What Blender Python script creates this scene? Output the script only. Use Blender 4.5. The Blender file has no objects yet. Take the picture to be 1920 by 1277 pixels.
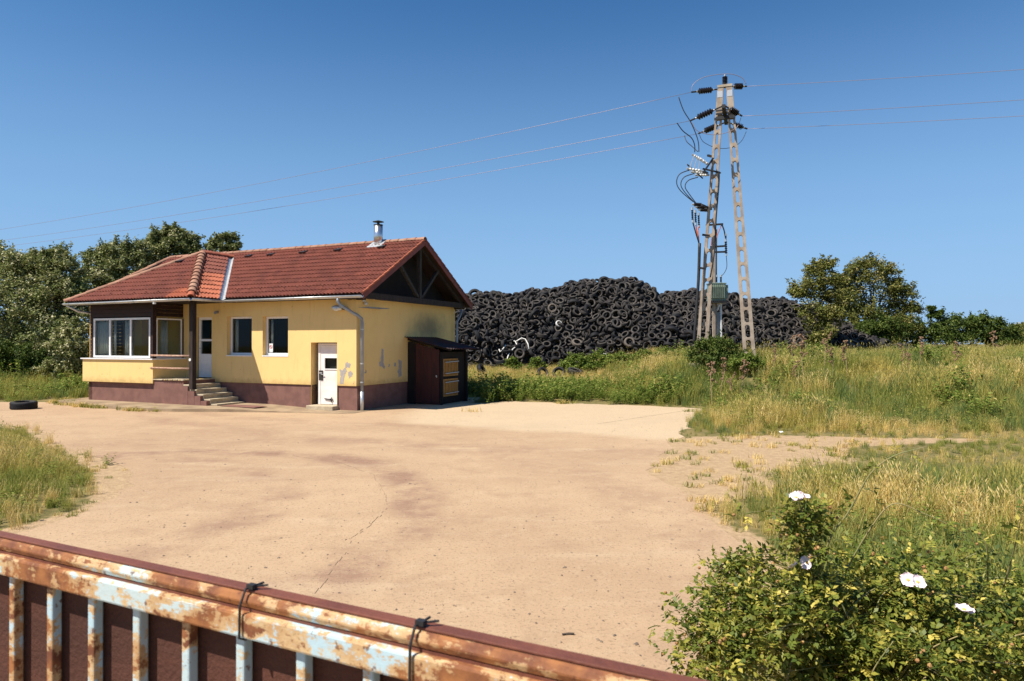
import bpy, bmesh, math, random
import numpy as np
from mathutils import Vector, Matrix, Euler
R = math.radians
rng = np.random.default_rng(7)
random.seed(7)
scene = bpy.context.scene
COL = scene.collection

# ------------------------------------------------------------------ camera, sky, sun, exposure
F, HZ, EYE = 1280.0, 645.0, 2.15          # focal length and horizon in photo pixels, eye height in metres
cam_d = bpy.data.cameras.new('camera'); cam = bpy.data.objects.new('camera', cam_d); COL.objects.link(cam)
cam_d.sensor_width = 36.0; cam_d.lens = 24.0; cam_d.clip_start = 0.05; cam_d.clip_end = 4000
cam.location = (0, 0, EYE)
cam.rotation_euler = (R(90) + math.atan((HZ - 638.5) / F), 0, 0)
cam_d.dof.use_dof = True; cam_d.dof.focus_distance = 22.0; cam_d.dof.aperture_fstop = 11.0
scene.camera = cam

SUN = Vector((-0.497, -0.287, 0.819)).normalized()      # towards the sun
world = bpy.data.worlds.new('World'); scene.world = world; world.use_nodes = True
wn = world.node_tree
for n in list(wn.nodes): wn.nodes.remove(n)
wo = wn.nodes.new('ShaderNodeOutputWorld'); wb = wn.nodes.new('ShaderNodeBackground')
sky = wn.nodes.new('ShaderNodeTexSky'); sky.sky_type = 'NISHITA'; sky.sun_disc = False
sky.sun_elevation = math.asin(SUN.z); sky.sun_rotation = math.atan2(SUN.x, SUN.y)
sky.air_density = 1.0; sky.dust_density = 0.0; sky.ozone_density = 2.2; sky.altitude = 100
wb.inputs['Strength'].default_value = 0.068
hsv = wn.nodes.new('ShaderNodeHueSaturation'); hsv.inputs['Saturation'].default_value = 1.3; hsv.inputs['Value'].default_value = 1.15
wn.links.new(sky.outputs[0], hsv.inputs['Color'])
wtc = wn.nodes.new('ShaderNodeTexCoord'); wsx = wn.nodes.new('ShaderNodeSeparateXYZ'); wn.links.new(wtc.outputs['Generated'], wsx.inputs[0])
wmr = wn.nodes.new('ShaderNodeMapRange'); wmr.interpolation_type = 'SMOOTHSTEP'; wmr.inputs['From Min'].default_value = -.02; wmr.inputs['From Max'].default_value = .50
wmr.inputs['To Min'].default_value = .92; wmr.inputs['To Max'].default_value = 0.0; wn.links.new(wsx.outputs[2], wmr.inputs['Value'])
wmx = wn.nodes.new('ShaderNodeMix'); wmx.data_type = 'RGBA'; wn.links.new(wmr.outputs[0], wmx.inputs[0]); wn.links.new(hsv.outputs[0], wmx.inputs[6])
wmx.inputs[7].default_value = (2.75, 5.05, 8.1, 1)          # pale blue of the low sky, the same all round
wtn = wn.nodes.new('ShaderNodeMix'); wtn.data_type = 'RGBA'; wtn.blend_type = 'MULTIPLY'; wtn.inputs[0].default_value = 1.0; wtn.inputs[7].default_value = (1.02, 1.0, 1.03, 1)
wn.links.new(wmx.outputs[2], wtn.inputs[6]); wn.links.new(wtn.outputs[2], wb.inputs['Color']); wn.links.new(wb.outputs[0], wo.inputs[0])
sun_d = bpy.data.lights.new('sun', 'SUN'); sun = bpy.data.objects.new('sun', sun_d); COL.objects.link(sun)
sun_d.energy = 5.0; sun_d.angle = R(0.53); sun_d.color = (1.0, 0.93, 0.82)
sun.rotation_euler = SUN.to_track_quat('Z', 'Y').to_euler(); sun.location = SUN * 60
scene.view_settings.view_transform = 'Standard'; scene.view_settings.look = 'None'
scene.view_settings.exposure = 0.56; scene.view_settings.gamma = 1.0
scene.view_settings.use_curve_mapping = False
scene.render.engine = 'CYCLES'
scene.cycles.max_bounces = 7; scene.cycles.transparent_max_bounces = 8; scene.cycles.transmission_bounces = 3

# ------------------------------------------------------------------ helpers
def at(px, py, Y): return Vector(((px - 960) / F * Y, Y, EYE + (HZ - py) / F * Y))
def gpt(px, py):
    Y = EYE * F / (py - HZ); return ((px - 960) / F * Y, Y)
def sst(t): t = np.clip(t, 0, 1); return t * t * (3 - 2 * t)

class MB:
    def __init__(s): s.v = []; s.f = []
    def quad(s, a, b, c, d): n = len(s.v); s.v += [tuple(a), tuple(b), tuple(c), tuple(d)]; s.f.append((n, n+1, n+2, n+3)); return s
    def poly(s, pts): n = len(s.v); s.v += [tuple(p) for p in pts]; s.f.append(tuple(range(n, n+len(pts)))); return s
    def box(s, a, b):
        x0, y0, z0 = (min(a[i], b[i]) for i in range(3)); x1, y1, z1 = (max(a[i], b[i]) for i in range(3))
        n = len(s.v)
        s.v += [(x0,y0,z0),(x1,y0,z0),(x1,y1,z0),(x0,y1,z0),(x0,y0,z1),(x1,y0,z1),(x1,y1,z1),(x0,y1,z1)]
        s.f += [tuple(n+i for i in q) for q in ((0,3,2,1),(4,5,6,7),(0,1,5,4),(1,2,6,5),(2,3,7,6),(3,0,4,7))]; return s
    def bar(s, p, q, w, h, up=(0,0,1), w2=None, h2=None):
        p = Vector(p); q = Vector(q); d = (q-p).normalized(); u = Vector(up)
        if abs(d.dot(u)) > .98: u = Vector((0,1,0))
        r = d.cross(u).normalized(); u = r.cross(d).normalized(); n = len(s.v)
        for c, ww, hh in ((p, w, h), (q, w2 or w, h2 or h)):
            for a, b in ((-1,-1),(1,-1),(1,1),(-1,1)): s.v.append(tuple(c + r*a*ww/2 + u*b*hh/2))
        s.f += [tuple(n+i for i in qd) for qd in ((3,2,1,0),(4,5,6,7),(0,1,5,4),(1,2,6,5),(2,3,7,6),(3,0,4,7))]; return s
    def tube(s, path, rad, n=8, cap=True):
        P = [Vector(p) for p in path]; m = len(P); base = len(s.v); u = None
        for i, p in enumerate(P):
            t = (P[min(i+1,m-1)] - P[max(i-1,0)]).normalized()
            if u is None:
                u = t.orthogonal().normalized()
            else:
                u = (u - t*u.dot(t)); u = u.normalized() if u.length > 1e-6 else t.orthogonal().normalized()
            w = t.cross(u); r = rad[i] if isinstance(rad, (list, tuple)) else rad
            for k in range(n):
                a = 2*math.pi*k/n; s.v.append(tuple(p + u*math.cos(a)*r + w*math.sin(a)*r))
        for i in range(m-1):
            for k in range(n):
                k2 = (k+1) % n; s.f.append((base+i*n+k, base+i*n+k2, base+(i+1)*n+k2, base+(i+1)*n+k))
        if cap: s.f.append(tuple(base+n-1-k for k in range(n))); s.f.append(tuple(base+(m-1)*n+k for k in range(n)))
        return s
    def lathe(s, prof, n=16, mat=None, closed=False):
        mat = mat or Matrix.Identity(4); base = len(s.v); m = len(prof)
        for k in range(n):
            a = 2*math.pi*k/n
            for r, z in prof: s.v.append(tuple(mat @ Vector((r*math.cos(a), r*math.sin(a), z))))
        for k in range(n):
            k2 = (k+1) % n
            for i in range(m if closed else m-1):
                j = (i+1) % m; s.f.append((base+k*m+i, base+k2*m+i, base+k2*m+j, base+k*m+j))
        return s
    def prism(s, poly, z0, z1):
        n = len(s.v); m = len(poly)
        s.v += [(p[0],p[1],z0) for p in poly] + [(p[0],p[1],z1) for p in poly]
        s.f.append(tuple(n+m-1-i for i in range(m))); s.f.append(tuple(n+m+i for i in range(m)))
        for i in range(m): j = (i+1) % m; s.f.append((n+i, n+j, n+m+j, n+m+i))
        return s
    def ext(s, other, M=None):
        n = len(s.v); s.v += [tuple(M @ Vector(v)) for v in other.v] if M else list(other.v)
        s.f += [tuple(n+i for i in f) for f in other.f]; return s
    def mesh(s, name, smooth=False):
        me = bpy.data.meshes.new(name); me.from_pydata(s.v, [], s.f); me.update()
        if smooth: me.polygons.foreach_set('use_smooth', [True]*len(me.polygons))
        return me
    def build(s, name, mat, parent=None, smooth=False, bevel=0):
        me = s.mesh(name, smooth); o = obj(name, me, mat, parent)
        if bevel:
            b = o.modifiers.new('bevel', 'BEVEL'); b.width = bevel; b.segments = 2; b.limit_method = 'ANGLE'; b.angle_limit = R(40)
        return o

def obj(name, me, mat=None, parent=None, M=None):
    o = bpy.data.objects.new(name, me); COL.objects.link(o)
    if mat and me and not me.materials: me.materials.append(mat)
    if parent: o.parent = parent
    if M is not None: o.matrix_local = M
    return o
def empty(name, loc=(0,0,0), rz=0):
    o = bpy.data.objects.new(name, None); COL.objects.link(o); o.location = loc; o.rotation_euler = (0,0,rz); o.empty_display_size = .2; return o
def tag(o, label=None, cat=None, group=None, kind=None):
    for k, v in (('label',label),('category',cat),('group',group),('kind',kind)):
        if v: o[k] = v
    return o
def copy_tree(o, parent=None):
    c = o.copy(); COL.objects.link(c); c.parent = parent
    for ch in list(o.children): copy_tree(ch, c)
    return c
def np_mesh(name, V, faces, tint=None):            # faces: (N,k) int array, all of one size
    me = bpy.data.meshes.new(name); nf, k = faces.shape
    me.vertices.add(len(V)); me.vertices.foreach_set('co', np.ascontiguousarray(V, dtype=np.float32).ravel())
    me.loops.add(nf*k); me.loops.foreach_set('vertex_index', np.ascontiguousarray(faces, dtype=np.int32).ravel())
    me.polygons.add(nf); me.polygons.foreach_set('loop_start', np.arange(0, nf*k, k, dtype=np.int32))
    me.polygons.foreach_set('loop_total', np.full(nf, k, dtype=np.int32))
    if tint is not None:
        a = me.attributes.new('tint', 'FLOAT', 'POINT'); a.data.foreach_set('value', np.ascontiguousarray(tint, dtype=np.float32))
    me.update(calc_edges=True); return me

# ------------------------------------------------------------------ materials
class NT:
    def __init__(s, name):
        s.m = bpy.data.materials.new(name); s.m.use_nodes = True; s.t = s.m.node_tree
        s.b = s.t.nodes['Principled BSDF']; s.out = s.t.nodes['Material Output']; s._c = None
    def n(s, typ, **kw):
        nd = s.t.nodes.new(typ)
        for k, v in kw.items(): setattr(nd, k, v)
        return nd
    def l(s, a, b): s.t.links.new(a, b)
    def coord(s, kind='Object'):
        return s.n('ShaderNodeTexCoord').outputs[kind] if kind != 'World' else s.n('ShaderNodeNewGeometry').outputs['Position']
    def noise(s, co, scale, detail=5, rough=.6, stretch=None, dist=0):
        if stretch:
            mp = s.n('ShaderNodeMapping'); s.l(co, mp.inputs['Vector']); mp.inputs['Scale'].default_value = stretch; co = mp.outputs[0]
        n = s.n('ShaderNodeTexNoise'); n.inputs['Scale'].default_value = scale; n.inputs['Detail'].default_value = detail
        n.inputs['Roughness'].default_value = rough; n.inputs['Distortion'].default_value = dist; s.l(co, n.inputs['Vector']); return n.outputs['Fac']
    def ramp(s, fac, lo, hi, smooth=True):
        m = s.n('ShaderNodeMapRange'); m.interpolation_type = 'SMOOTHSTEP' if smooth else 'LINEAR'
        m.inputs['From Min'].default_value = lo; m.inputs['From Max'].default_value = hi; s.l(fac, m.inputs['Value']); return m.outputs['Result']
    def mix(s, fac, a, b, mode='MIX'):
        m = s.n('ShaderNodeMix', data_type='RGBA', blend_type=mode)
        for sock, v in ((m.inputs[0], fac), (m.inputs[6], a), (m.inputs[7], b)):
            if isinstance(v, (int, float)): sock.default_value = v
            elif isinstance(v, tuple): sock.default_value = (*v, 1) if len(v) == 3 else v
            else: s.l(v, sock)
        return m.outputs[2]
    def math(s, op, a, b=None, c=None):
        m = s.n('ShaderNodeMath', operation=op)
        for i, v in enumerate((a, b, c)):
            if v is None: continue
            if isinstance(v, (int, float)): m.inputs[i].default_value = v
            else: s.l(v, m.inputs[i])
        return m.outputs[0]
    def base(s, c):
        if isinstance(c, tuple): s.b.inputs['Base Color'].default_value = (*c, 1)
        else: s.l(c, s.b.inputs['Base Color'])
    def set(s, rough=None, metal=None, spec=None):
        if rough is not None: s.b.inputs['Roughness'].default_value = rough
        if metal is not None: s.b.inputs['Metallic'].default_value = metal
        if spec is not None: s.b.inputs['Specular IOR Level'].default_value = spec
    def bump(s, h, strength=.3, dist=.02):
        b = s.n('ShaderNodeBump'); b.inputs['Strength'].default_value = strength; b.inputs['Distance'].default_value = dist
        s.l(h, b.inputs['Height']); s.l(b.outputs[0], s.b.inputs['Normal'])
    def attr(s, name): return s.n('ShaderNodeAttribute', attribute_name=name).outputs['Fac']
    def rand(s): return s.n('ShaderNodeObjectInfo').outputs['Random']

def simple(name, c1, c2=None, scale=8, rough=.7, metal=0, bump=0, bscale=40, stretch=None, spec=.4, lo=.35, hi=.65, rnd=0):
    t = NT(name); co = t.coord(); t.set(rough, metal, spec)
    col = t.mix(t.ramp(t.noise(co, scale, stretch=stretch), lo, hi), c1, c2) if c2 else c1
    if rnd:
        if isinstance(col, tuple): col = t.mix(0.0, col, col)
        v = t.math('MULTIPLY_ADD', t.rand(), 2*rnd, 1-rnd)
        hs = t.n('ShaderNodeHueSaturation'); t.l(col, hs.inputs['Color']); t.l(v, hs.inputs['Value']); col = hs.outputs[0]
    t.base(col)
    if bump: t.bump(t.noise(co, bscale, 4), bump, .01)
    return t.m

def foliage(name, cols, transl=.35, rough=.55, patch=None, pscale=.35, spec=.25):
    """cols: list of (pos, rgb) over the per-leaf tint; patch: colour mixed in world-space drifts"""
    t = NT(name); t.set(rough, 0, spec)
    r = t.n('ShaderNodeValToRGB'); el = r.color_ramp.elements
    while len(el) < len(cols): el.new(.5)
    for e, (p, c) in zip(el, cols): e.position = p; e.color = (*c, 1)
    t.l(t.attr('tint'), r.inputs[0]); col = r.outputs[0]
    if patch: col = t.mix(t.math('MULTIPLY', t.ramp(t.noise(t.coord('World'), pscale, 3), .42, .66), .75), col, patch)
    t.base(col)
    tr = t.n('ShaderNodeBsdfTranslucent'); t.l(col if not isinstance(col, tuple) else col, tr.inputs['Color'])
    mx = t.n('ShaderNodeMixShader'); mx.inputs[0].default_value = transl
    t.l(t.b.outputs[0], mx.inputs[1]); t.l(tr.outputs[0], mx.inputs[2]); t.l(mx.outputs[0], t.out.inputs['Surface'])
    return t.m

def m_glass():
    t = NT('window_glass'); gl = t.n('ShaderNodeBsdfGlossy'); gl.inputs['Roughness'].default_value = .03
    tr = t.n('ShaderNodeBsdfTransparent'); tr.inputs['Color'].default_value = (.74,.78,.77,1)
    lw = t.n('ShaderNodeLayerWeight'); lw.inputs['Blend'].default_value = .5
    fr = t.math('MULTIPLY_ADD', t.math('POWER', lw.outputs['Facing'], 5.0), .9, .013)
    mx = t.n('ShaderNodeMixShader'); t.l(fr, mx.inputs[0]); t.l(tr.outputs[0], mx.inputs[1]); t.l(gl.outputs[0], mx.inputs[2])
    t.l(mx.outputs[0], t.out.inputs['Surface']); return t.m

def m_plaster(name, base, dirty, soot=False):
    t = NT(name); co = t.coord(); t.set(.9, 0, .2)
    c = t.mix(t.ramp(t.noise(co, 1.3, 6), .3, .75), base, tuple(v*.93 for v in base))
    streak = t.ramp(t.noise(co, 3.0, 6, .65, stretch=(2.2, 2.2, .35)), .52, .8)
    c = t.mix(t.math('MULTIPLY', streak, .45), c, dirty)
    spots = t.ramp(t.noise(co, 9, 3, .5), .69, .75); c = t.mix(t.math('MULTIPLY', spots, .55), c, tuple(v*.55 for v in dirty))
    sz = t.n('ShaderNodeSeparateXYZ'); t.l(co, sz.inputs[0]); zz_ = t.math('MULTIPLY_ADD', t.noise(co, 5, 6, .7), .5, sz.outputs[2])   # mud splashed up from the ground
    c = t.mix(t.math('MULTIPLY', t.ramp(zz_, 1.28, .98), .5), c, tuple(v*.62 for v in dirty))
    if soot:
        vd = t.n('ShaderNodeVectorMath', operation='DISTANCE'); mp = t.n('ShaderNodeMapping'); t.l(co, mp.inputs[0]); mp.inputs['Scale'].default_value = (.55, 1, 1)
        t.l(mp.outputs[0], vd.inputs[0]); vd.inputs[1].default_value = (4.5*.55, 0, 2.75)
        d = t.math('MULTIPLY_ADD', t.noise(co, 2.2, 4), .9, vd.outputs['Value'])
        c = t.mix(t.math('MULTIPLY', t.ramp(d, 1.35, .45), .62), c, (.10,.095,.085))
    t.base(c); t.bump(t.noise(co, 90, 3), .35, .006); return t.m

def m_yard():
    t = NT('yard_concrete'); co = t.coord('World'); t.set(.92, 0, .15)
    big = t.noise(co, .22, 6, .6); fine = t.noise(co, 26, 5, .7); mid = t.noise(co, 1.6, 7, .65, dist=.4)
    c = t.mix(t.ramp(big, .35, .68), (.470,.326,.198), (.400,.267,.163))
    c = t.mix(t.math('MULTIPLY', t.ramp(mid, .48, .74), .6), c, (.335,.215,.135))
    # dark tyre tracks: arcs worn into the slab
    sx = t.n('ShaderNodeSeparateXYZ'); wob = t.n('ShaderNodeVectorMath', operation='ADD'); t.l(co, wob.inputs[0])
    nz = t.n('ShaderNodeTexNoise'); nz.inputs['Scale'].default_value = .55; nz.inputs['Detail'].default_value = 4; t.l(co, nz.inputs['Vector'])
    sc = t.n('ShaderNodeVectorMath', operation='SCALE'); t.l(nz.outputs['Color'], sc.inputs[0]); sc.inputs['Scale'].default_value = 1.3
    t.l(sc.outputs[0], wob.inputs[1]); P = wob.outputs[0]
    def arc(cx, cy, rad, w, amt, c, col=(.265,.155,.105)):
        v = t.n('ShaderNodeVectorMath', operation='SUBTRACT'); t.l(P, v.inputs[0]); v.inputs[1].default_value = (cx+.65, cy+.65, 0)
        s = t.n('ShaderNodeSeparateXYZ'); t.l(v.outputs[0], s.inputs[0])
        ln = t.math('SQRT', t.math('ADD', t.math('MULTIPLY', s.outputs[0], s.outputs[0]), t.math('MULTIPLY', s.outputs[1], s.outputs[1])))
        d = t.math('ABSOLUTE', t.math('SUBTRACT', ln, rad))
        f = t.math('MULTIPLY', t.ramp(d, w, w*.15), t.ramp(t.noise(co, .9, 6, .7), .36, .62))
        return t.mix(t.math('MULTIPLY', f, amt), c, col)
    c = arc(-6.2, 8.6, 5.0, .55, .85, c); c = arc(-7.2, 8.9, 3.9, .5, .55, c); c = arc(-5.6, 7.6, 7.6, .9, .35, c)
    c = arc(4.5, 34, 20.5, .7, .4, c); c = arc(-1.0, 30, 12.2, .6, .35, c); c = arc(-14, 2, 9.5, .7, .4, c)
    c = t.mix(t.math('MULTIPLY', t.ramp(t.noise(co, .8, 5, .6, stretch=(.35, 1.4, 1)), .55, .75), .4), c, (.56,.43,.28))
    c = t.mix(t.math('MULTIPLY', t.ramp(t.noise(co, 5.5, 8, .75), .5, .68), .35), c, (.57,.43,.275))
    c = t.mix(t.math('MULTIPLY', t.ramp(t.noise(co, 11, 6, .75), .54, .70), .40), c, (.32,.215,.135))
    sp = t.n('ShaderNodeSeparateXYZ'); t.l(P, sp.inputs[0])       # paler slab beside the gable
    c = t.mix(t.math('MULTIPLY', t.math('MULTIPLY', t.ramp(t.math('MULTIPLY_ADD', sp.outputs[0], .5, sp.outputs[1]), 17.6, 18.6), t.ramp(sp.outputs[0], -3.2, -1.6)), .6), c, (.58,.46,.30))
    c = t.mix(t.math('MULTIPLY', t.ramp(fine, .52, .70), .7), c, (.20,.135,.082))
    c = t.mix(t.math('MULTIPLY', t.ramp(t.noise(co, 48, 3), .62, .72), .6), c, (.10,.07,.05))
    t.base(c); t.bump(t.math('ADD', fine, t.math('MULTIPLY', mid, 1.5)), .45, .012); return t.m

def m_ground():
    t = NT('field_soil'); co = t.coord('World'); t.set(.95, 0, .1)
    n1 = t.noise(co, .5, 6, .65); n2 = t.noise(co, 7, 6, .7)
    soil = t.mix(t.ramp(n2, .35, .7), (.46,.325,.19), (.36,.245,.14))
    soil = t.mix(t.math('MULTIPLY', t.ramp(t.noise(co, 40, 3), .6, .75), .5), soil, (.13,.085,.055))
    grass = t.mix(t.ramp(n2, .4, .62), (.21,.165,.070), (.12,.115,.040)); grass = t.mix(t.math('MULTIPLY', t.ramp(n1, .45, .65), .6), grass, (.30,.22,.09))
    m = t.math('ADD', t.attr('tint'), t.math('MULTIPLY_ADD', n2, .8, -.4))
    t.base(t.mix(t.ramp(m, .35, .65), soil, grass)); t.bump(n2, .8, .05); return t.m

def m_rust(name, amount=.5):
    t = NT(name); co = t.coord(); t.set(.6, 0, .35)
    n = t.noise(co, 9, 9, .72, stretch=(.5,1,1)); n2 = t.noise(co, 38, 6, .7); a = t.math('MULTIPLY_ADD', n2, .35, n)
    rustc = t.mix(t.ramp(t.noise(co, 22, 6), .35, .65), (.36,.145,.05), (.17,.06,.03))
    cream = t.mix(t.ramp(n2, .4, .6), (.60,.42,.22), (.50,.30,.14))
    paint = t.mix(t.ramp(t.noise(co, 3.2, 3), .42, .6), (.42,.60,.68), (.50,.60,.60))
    c = t.mix(t.ramp(a, amount+.02, amount+.07), rustc, cream); c = t.mix(t.ramp(a, amount+.09, amount+.13), c, paint); c = t.mix(t.math('MULTIPLY', t.ramp(t.noise(co, 60, 4), .62, .68), .8), c, (.16,.06,.03))
    t.base(c); t.bump(t.math('ADD', a, n2), .5, .002); return t.m

def m_tile(name, c1, c2, c3):
    t = NT(name); co = t.coord('World'); t.set(.75, 0, .3)
    c = t.mix(t.ramp(t.noise(co, 3.5, 5), .35, .65), c1, c2)
    c = t.mix(t.math('MULTIPLY', t.ramp(t.noise(co, 1.1, 6, .7), .5, .72), .55), c, c3)
    c = t.mix(t.math('MULTIPLY', t.ramp(t.noise(co, 26, 4), .64, .72), .55), c, (.30,.24,.17))
    hs = t.n('ShaderNodeHueSaturation'); t.l(c, hs.inputs['Color']); t.l(t.math('MULTIPLY_ADD', t.rand(), .34, .83), hs.inputs['Value']); t.base(hs.outputs[0])
    t.bump(t.noise(co, 60, 3), .25, .006); return t.m

M = {}
M['plaster'] = m_plaster('yellow_plaster', (.82,.575,.235), (.54,.36,.13))
M['plaster_gable'] = m_plaster('yellow_plaster_gable', (.80,.56,.225), (.52,.34,.11), soot=True)
M['plinth'] = simple('mauve_plinth', (.225,.115,.092), (.175,.088,.072), 3, .85, bump=.3, bscale=80, spec=.2)
M['plank'] = simple('dark_brown_planks', (.040,.019,.015), (.022,.011,.010), 5, .65, bump=.4, bscale=30, stretch=(.4,.4,6), spec=.3)
M['wood_dark'] = simple('dark_timber', (.034,.021,.016), (.016,.010,.009), 4, .75, bump=.4, stretch=(3,3,.6))
M['wood_grey'] = simple('weathered_timber', (.05,.045,.04), (.02,.018,.016), 4, .85, bump=.4, stretch=(4,4,.6))
M['pvc'] = simple('white_pvc', (.80,.80,.79), (.74,.74,.73), 6, .35, spec=.5)
M['door_white'] = simple('white_painted_steel', (.82,.77,.73), (.74,.67,.62), 3, .5, bump=.05)
M['glass'] = m_glass()
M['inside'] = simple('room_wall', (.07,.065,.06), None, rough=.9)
M['inside_yellow'] = simple('room_yellow', (.70,.47,.12), None, rough=.9)
M['curtain'] = simple('white_curtain', (.78,.77,.73), (.70,.69,.66), 3, .9)
M['concrete'] = simple('grey_concrete', (.47,.40,.31), (.36,.30,.22), 3, .9, bump=.5, bscale=50, spec=.2)
M['step'] = simple('step_concrete', (.52,.44,.31), (.38,.31,.21), 5, .9, bump=.4, bscale=60, spec=.2)
M['apron'] = simple('apron_concrete', (.37,.275,.175), (.25,.18,.115), 1.2, .92, bump=.5, bscale=30, spec=.15)
M['zinc'] = simple('galvanised_zinc', (.62,.63,.62), (.48,.50,.51), 4, .42, metal=.55, spec=.5)
M['zinc_dull'] = simple('painted_pipe', (.30,.33,.37), (.23,.26,.30), 3, .5, metal=.3)
M['steel'] = simple('stainless_flue', (.72,.72,.72), (.6,.6,.6), 3, .28, metal=.9)
M['black_metal'] = simple('black_metal', (.02,.02,.022), (.035,.032,.03), 10, .55)
M['tile'] = m_tile('clay_roof_tiles', (.215,.062,.038), (.170,.048,.031), (.115,.039,.030))
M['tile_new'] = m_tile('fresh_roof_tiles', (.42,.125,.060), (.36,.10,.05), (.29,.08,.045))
M['ridge'] = m_tile('weathered_ridge_tiles', (.36,.19,.12), (.30,.14,.085), (.40,.30,.21))
M['barge'] = simple('red_bargeboard', (.20,.050,.032), (.14,.036,.026), 4, .6)
M['roofbase'] = simple('roof_underlay', (.03,.016,.012), None, rough=.9)
M['handrail'] = simple('peeling_handrail', (.52,.34,.24), (.30,.16,.11), 14, .6)
M['shed_red'] = simple('maroon_boards', (.062,.013,.010), (.035,.009,.008), 2, .6, bump=.3, stretch=(3,3,.5))
M['shed_dark'] = simple('black_brown_boards', (.012,.008,.007), (.007,.005,.005), 3, .85)
M['tin'] = simple('rusty_corrugated_tin', (.045,.038,.040), (.10,.026,.018), 2.2, .6, metal=.2)
M['lattice'] = simple('yellow_lattice', (.36,.19,.045), (.26,.135,.035), 8, .7)
M['patch'] = simple('bare_grey_render', (.42,.385,.345), (.34,.31,.28), 12, .95, bump=.5, bscale=70)
M['mat_black'] = simple('black_rubber_mat', (.02,.02,.02), None, rough=.8)
M['mat_yellow'] = simple('yellow_hazard_paint', (.55,.35,.05), None, rough=.7)
M['red'] = simple('sign_red', (.45,.05,.04), None, rough=.5)
M['yard'] = m_yard(); M['ground'] = m_ground()
M['rust'] = m_rust('flaking_blue_paint_on_rust', .600); M['rust_top'] = m_rust('rusty_tube', .640); M['rust_bar'] = m_rust('flaking_bar_paint', .575)
M['brown_paint'] = simple('brown_primer', (.19,.062,.036), (.13,.042,.026), 9, .6, bump=.3, bscale=60)
M['panel'] = simple('brown_gate_sheet', (.100,.034,.020), (.060,.021,.013), 6, .8, bump=.4, bscale=120, stretch=(.2,.2,1))
M['pole'] = simple('pole_concrete', (.43,.355,.28), (.30,.235,.18), 2.5, .9, bump=.4, bscale=40, spec=.2)
M['porcelain'] = simple('brown_porcelain', (.016,.012,.012), None, rough=.25, spec=.6)
M['porcelain_white'] = simple('grey_porcelain', (.62,.62,.60), None, rough=.35)
M['alu'] = simple('aluminium_fittings', (.55,.55,.54), None, rough=.45, metal=.5)
M['wire'] = simple('bare_conductor', (.34,.27,.28), None, rough=.5, metal=.3)
M['cable_red'] = simple('red_cable', (.50,.13,.07), None, rough=.5)
M['green_tank'] = simple('green_transformer', (.21,.27,.215), (.16,.21,.17), 4, .5)
M['bark'] = simple('bark', (.11,.085,.065), (.06,.045,.035), 6, .95, bump=.7, bscale=25)
M['white_hose'] = simple('white_plastic_hose', (.74,.72,.66), None, rough=.6)
M['stone'] = simple('gravel_bits', (.30,.22,.15), (.13,.10,.075), 3, .95)
t_ = NT('tyre_rubber'); t_.set(.72, 0, .28); co_ = t_.coord(); r_ = t_.attr('tint')
c_ = t_.mix(t_.ramp(t_.noise(co_, 5, 4), .4, .7), (.0050,.0055,.0075), (.012,.012,.0145))
c_ = t_.mix(t_.math('MULTIPLY', t_.ramp(t_.noise(t_.coord('World'), 1.7, 4, .6), .48, .70), .65), c_, (.024,.021,.020))
c_ = t_.mix(t_.math('MULTIPLY', t_.ramp(t_.math('ADD', t_.rand(), t_.attr('tint')), .80, .95), .6), c_, (.045,.039,.034)); t_.base(c_)
c_ = t_.mix(t_.math('MULTIPLY', t_.math('MULTIPLY', t_.attr('bead'), t_.ramp(t_.noise(t_.coord('World'), 2.3, 2), .36, .58)), .9), c_, (.20,.17,.14)); t_.base(c_)
t_.bump(t_.noise(co_, 50, 2), .3, .01); M['tyre'] = t_.m
M['tyre_dusty'] = simple('dusty_tyre_rubber', (.17,.14,.11), (.11,.09,.075), 8, .85)
M['tyre_white'] = simple('white_painted_tyre', (.72,.70,.66), (.55,.52,.48), 8, .6)

# ------------------------------------------------------------------ ground, yard
YARD = [(-5.2,-3),(-5.35,3),(-5.5,6.6),gpt(20,1002),gpt(75,990),gpt(160,963),gpt(212,930),gpt(240,903),gpt(235,882),gpt(195,864),gpt(130,838),gpt(65,806),gpt(0,793),
        (-20,20.2),(-34,24),(-50,27),(-50,30),(-34,28),(-19.5,25.3),(-17,25.2),(-15,25.4),(-13,30),(-1.2,27.5),gpt(880,757),gpt(960,752.5),gpt(1060,756),gpt(1200,760.5),gpt(1318,766),
        gpt(1300,785),gpt(1284,803),gpt(1268,822),gpt(1248,846),gpt(1225,868),gpt(1222,890),gpt(1268,915),gpt(1292,938),gpt(1318,965),gpt(1365,992),gpt(1388,1025),gpt(1392,1060),
        gpt(1368,1110),gpt(1340,1165),gpt(1320,1277),(1.1,2.5),(1.0,-3)]
def rough_poly(poly, step=.35, amp=.10, seed=3, keep=None):
    r = np.random.default_rng(seed); out = []
    for i in range(len(poly)):
        a = np.array(poly[i]); b = np.array(poly[(i+1) % len(poly)]); L = np.linalg.norm(b-a); n = max(1, int(L/step)); d = (b-a)/L; nn = np.array((-d[1], d[0]))
        for k in range(n):
            p = a + (b-a)*k/n; q = p*1.7; w_ = math.sin(q[0]*2.1+q[1]*1.3+seed)+.6*math.sin(q[0]*4.7-q[1]*3.9)+.4*math.sin(q[0]*9.1+q[1]*8.3)
            out.append(tuple(p + nn*(w_*amp*.55 + r.normal(0, amp*.22))))
    return out
YR = rough_poly(YARD)
YX = np.array([p[0] for p in YR]); YY = np.array([p[1] for p in YR])
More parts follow.
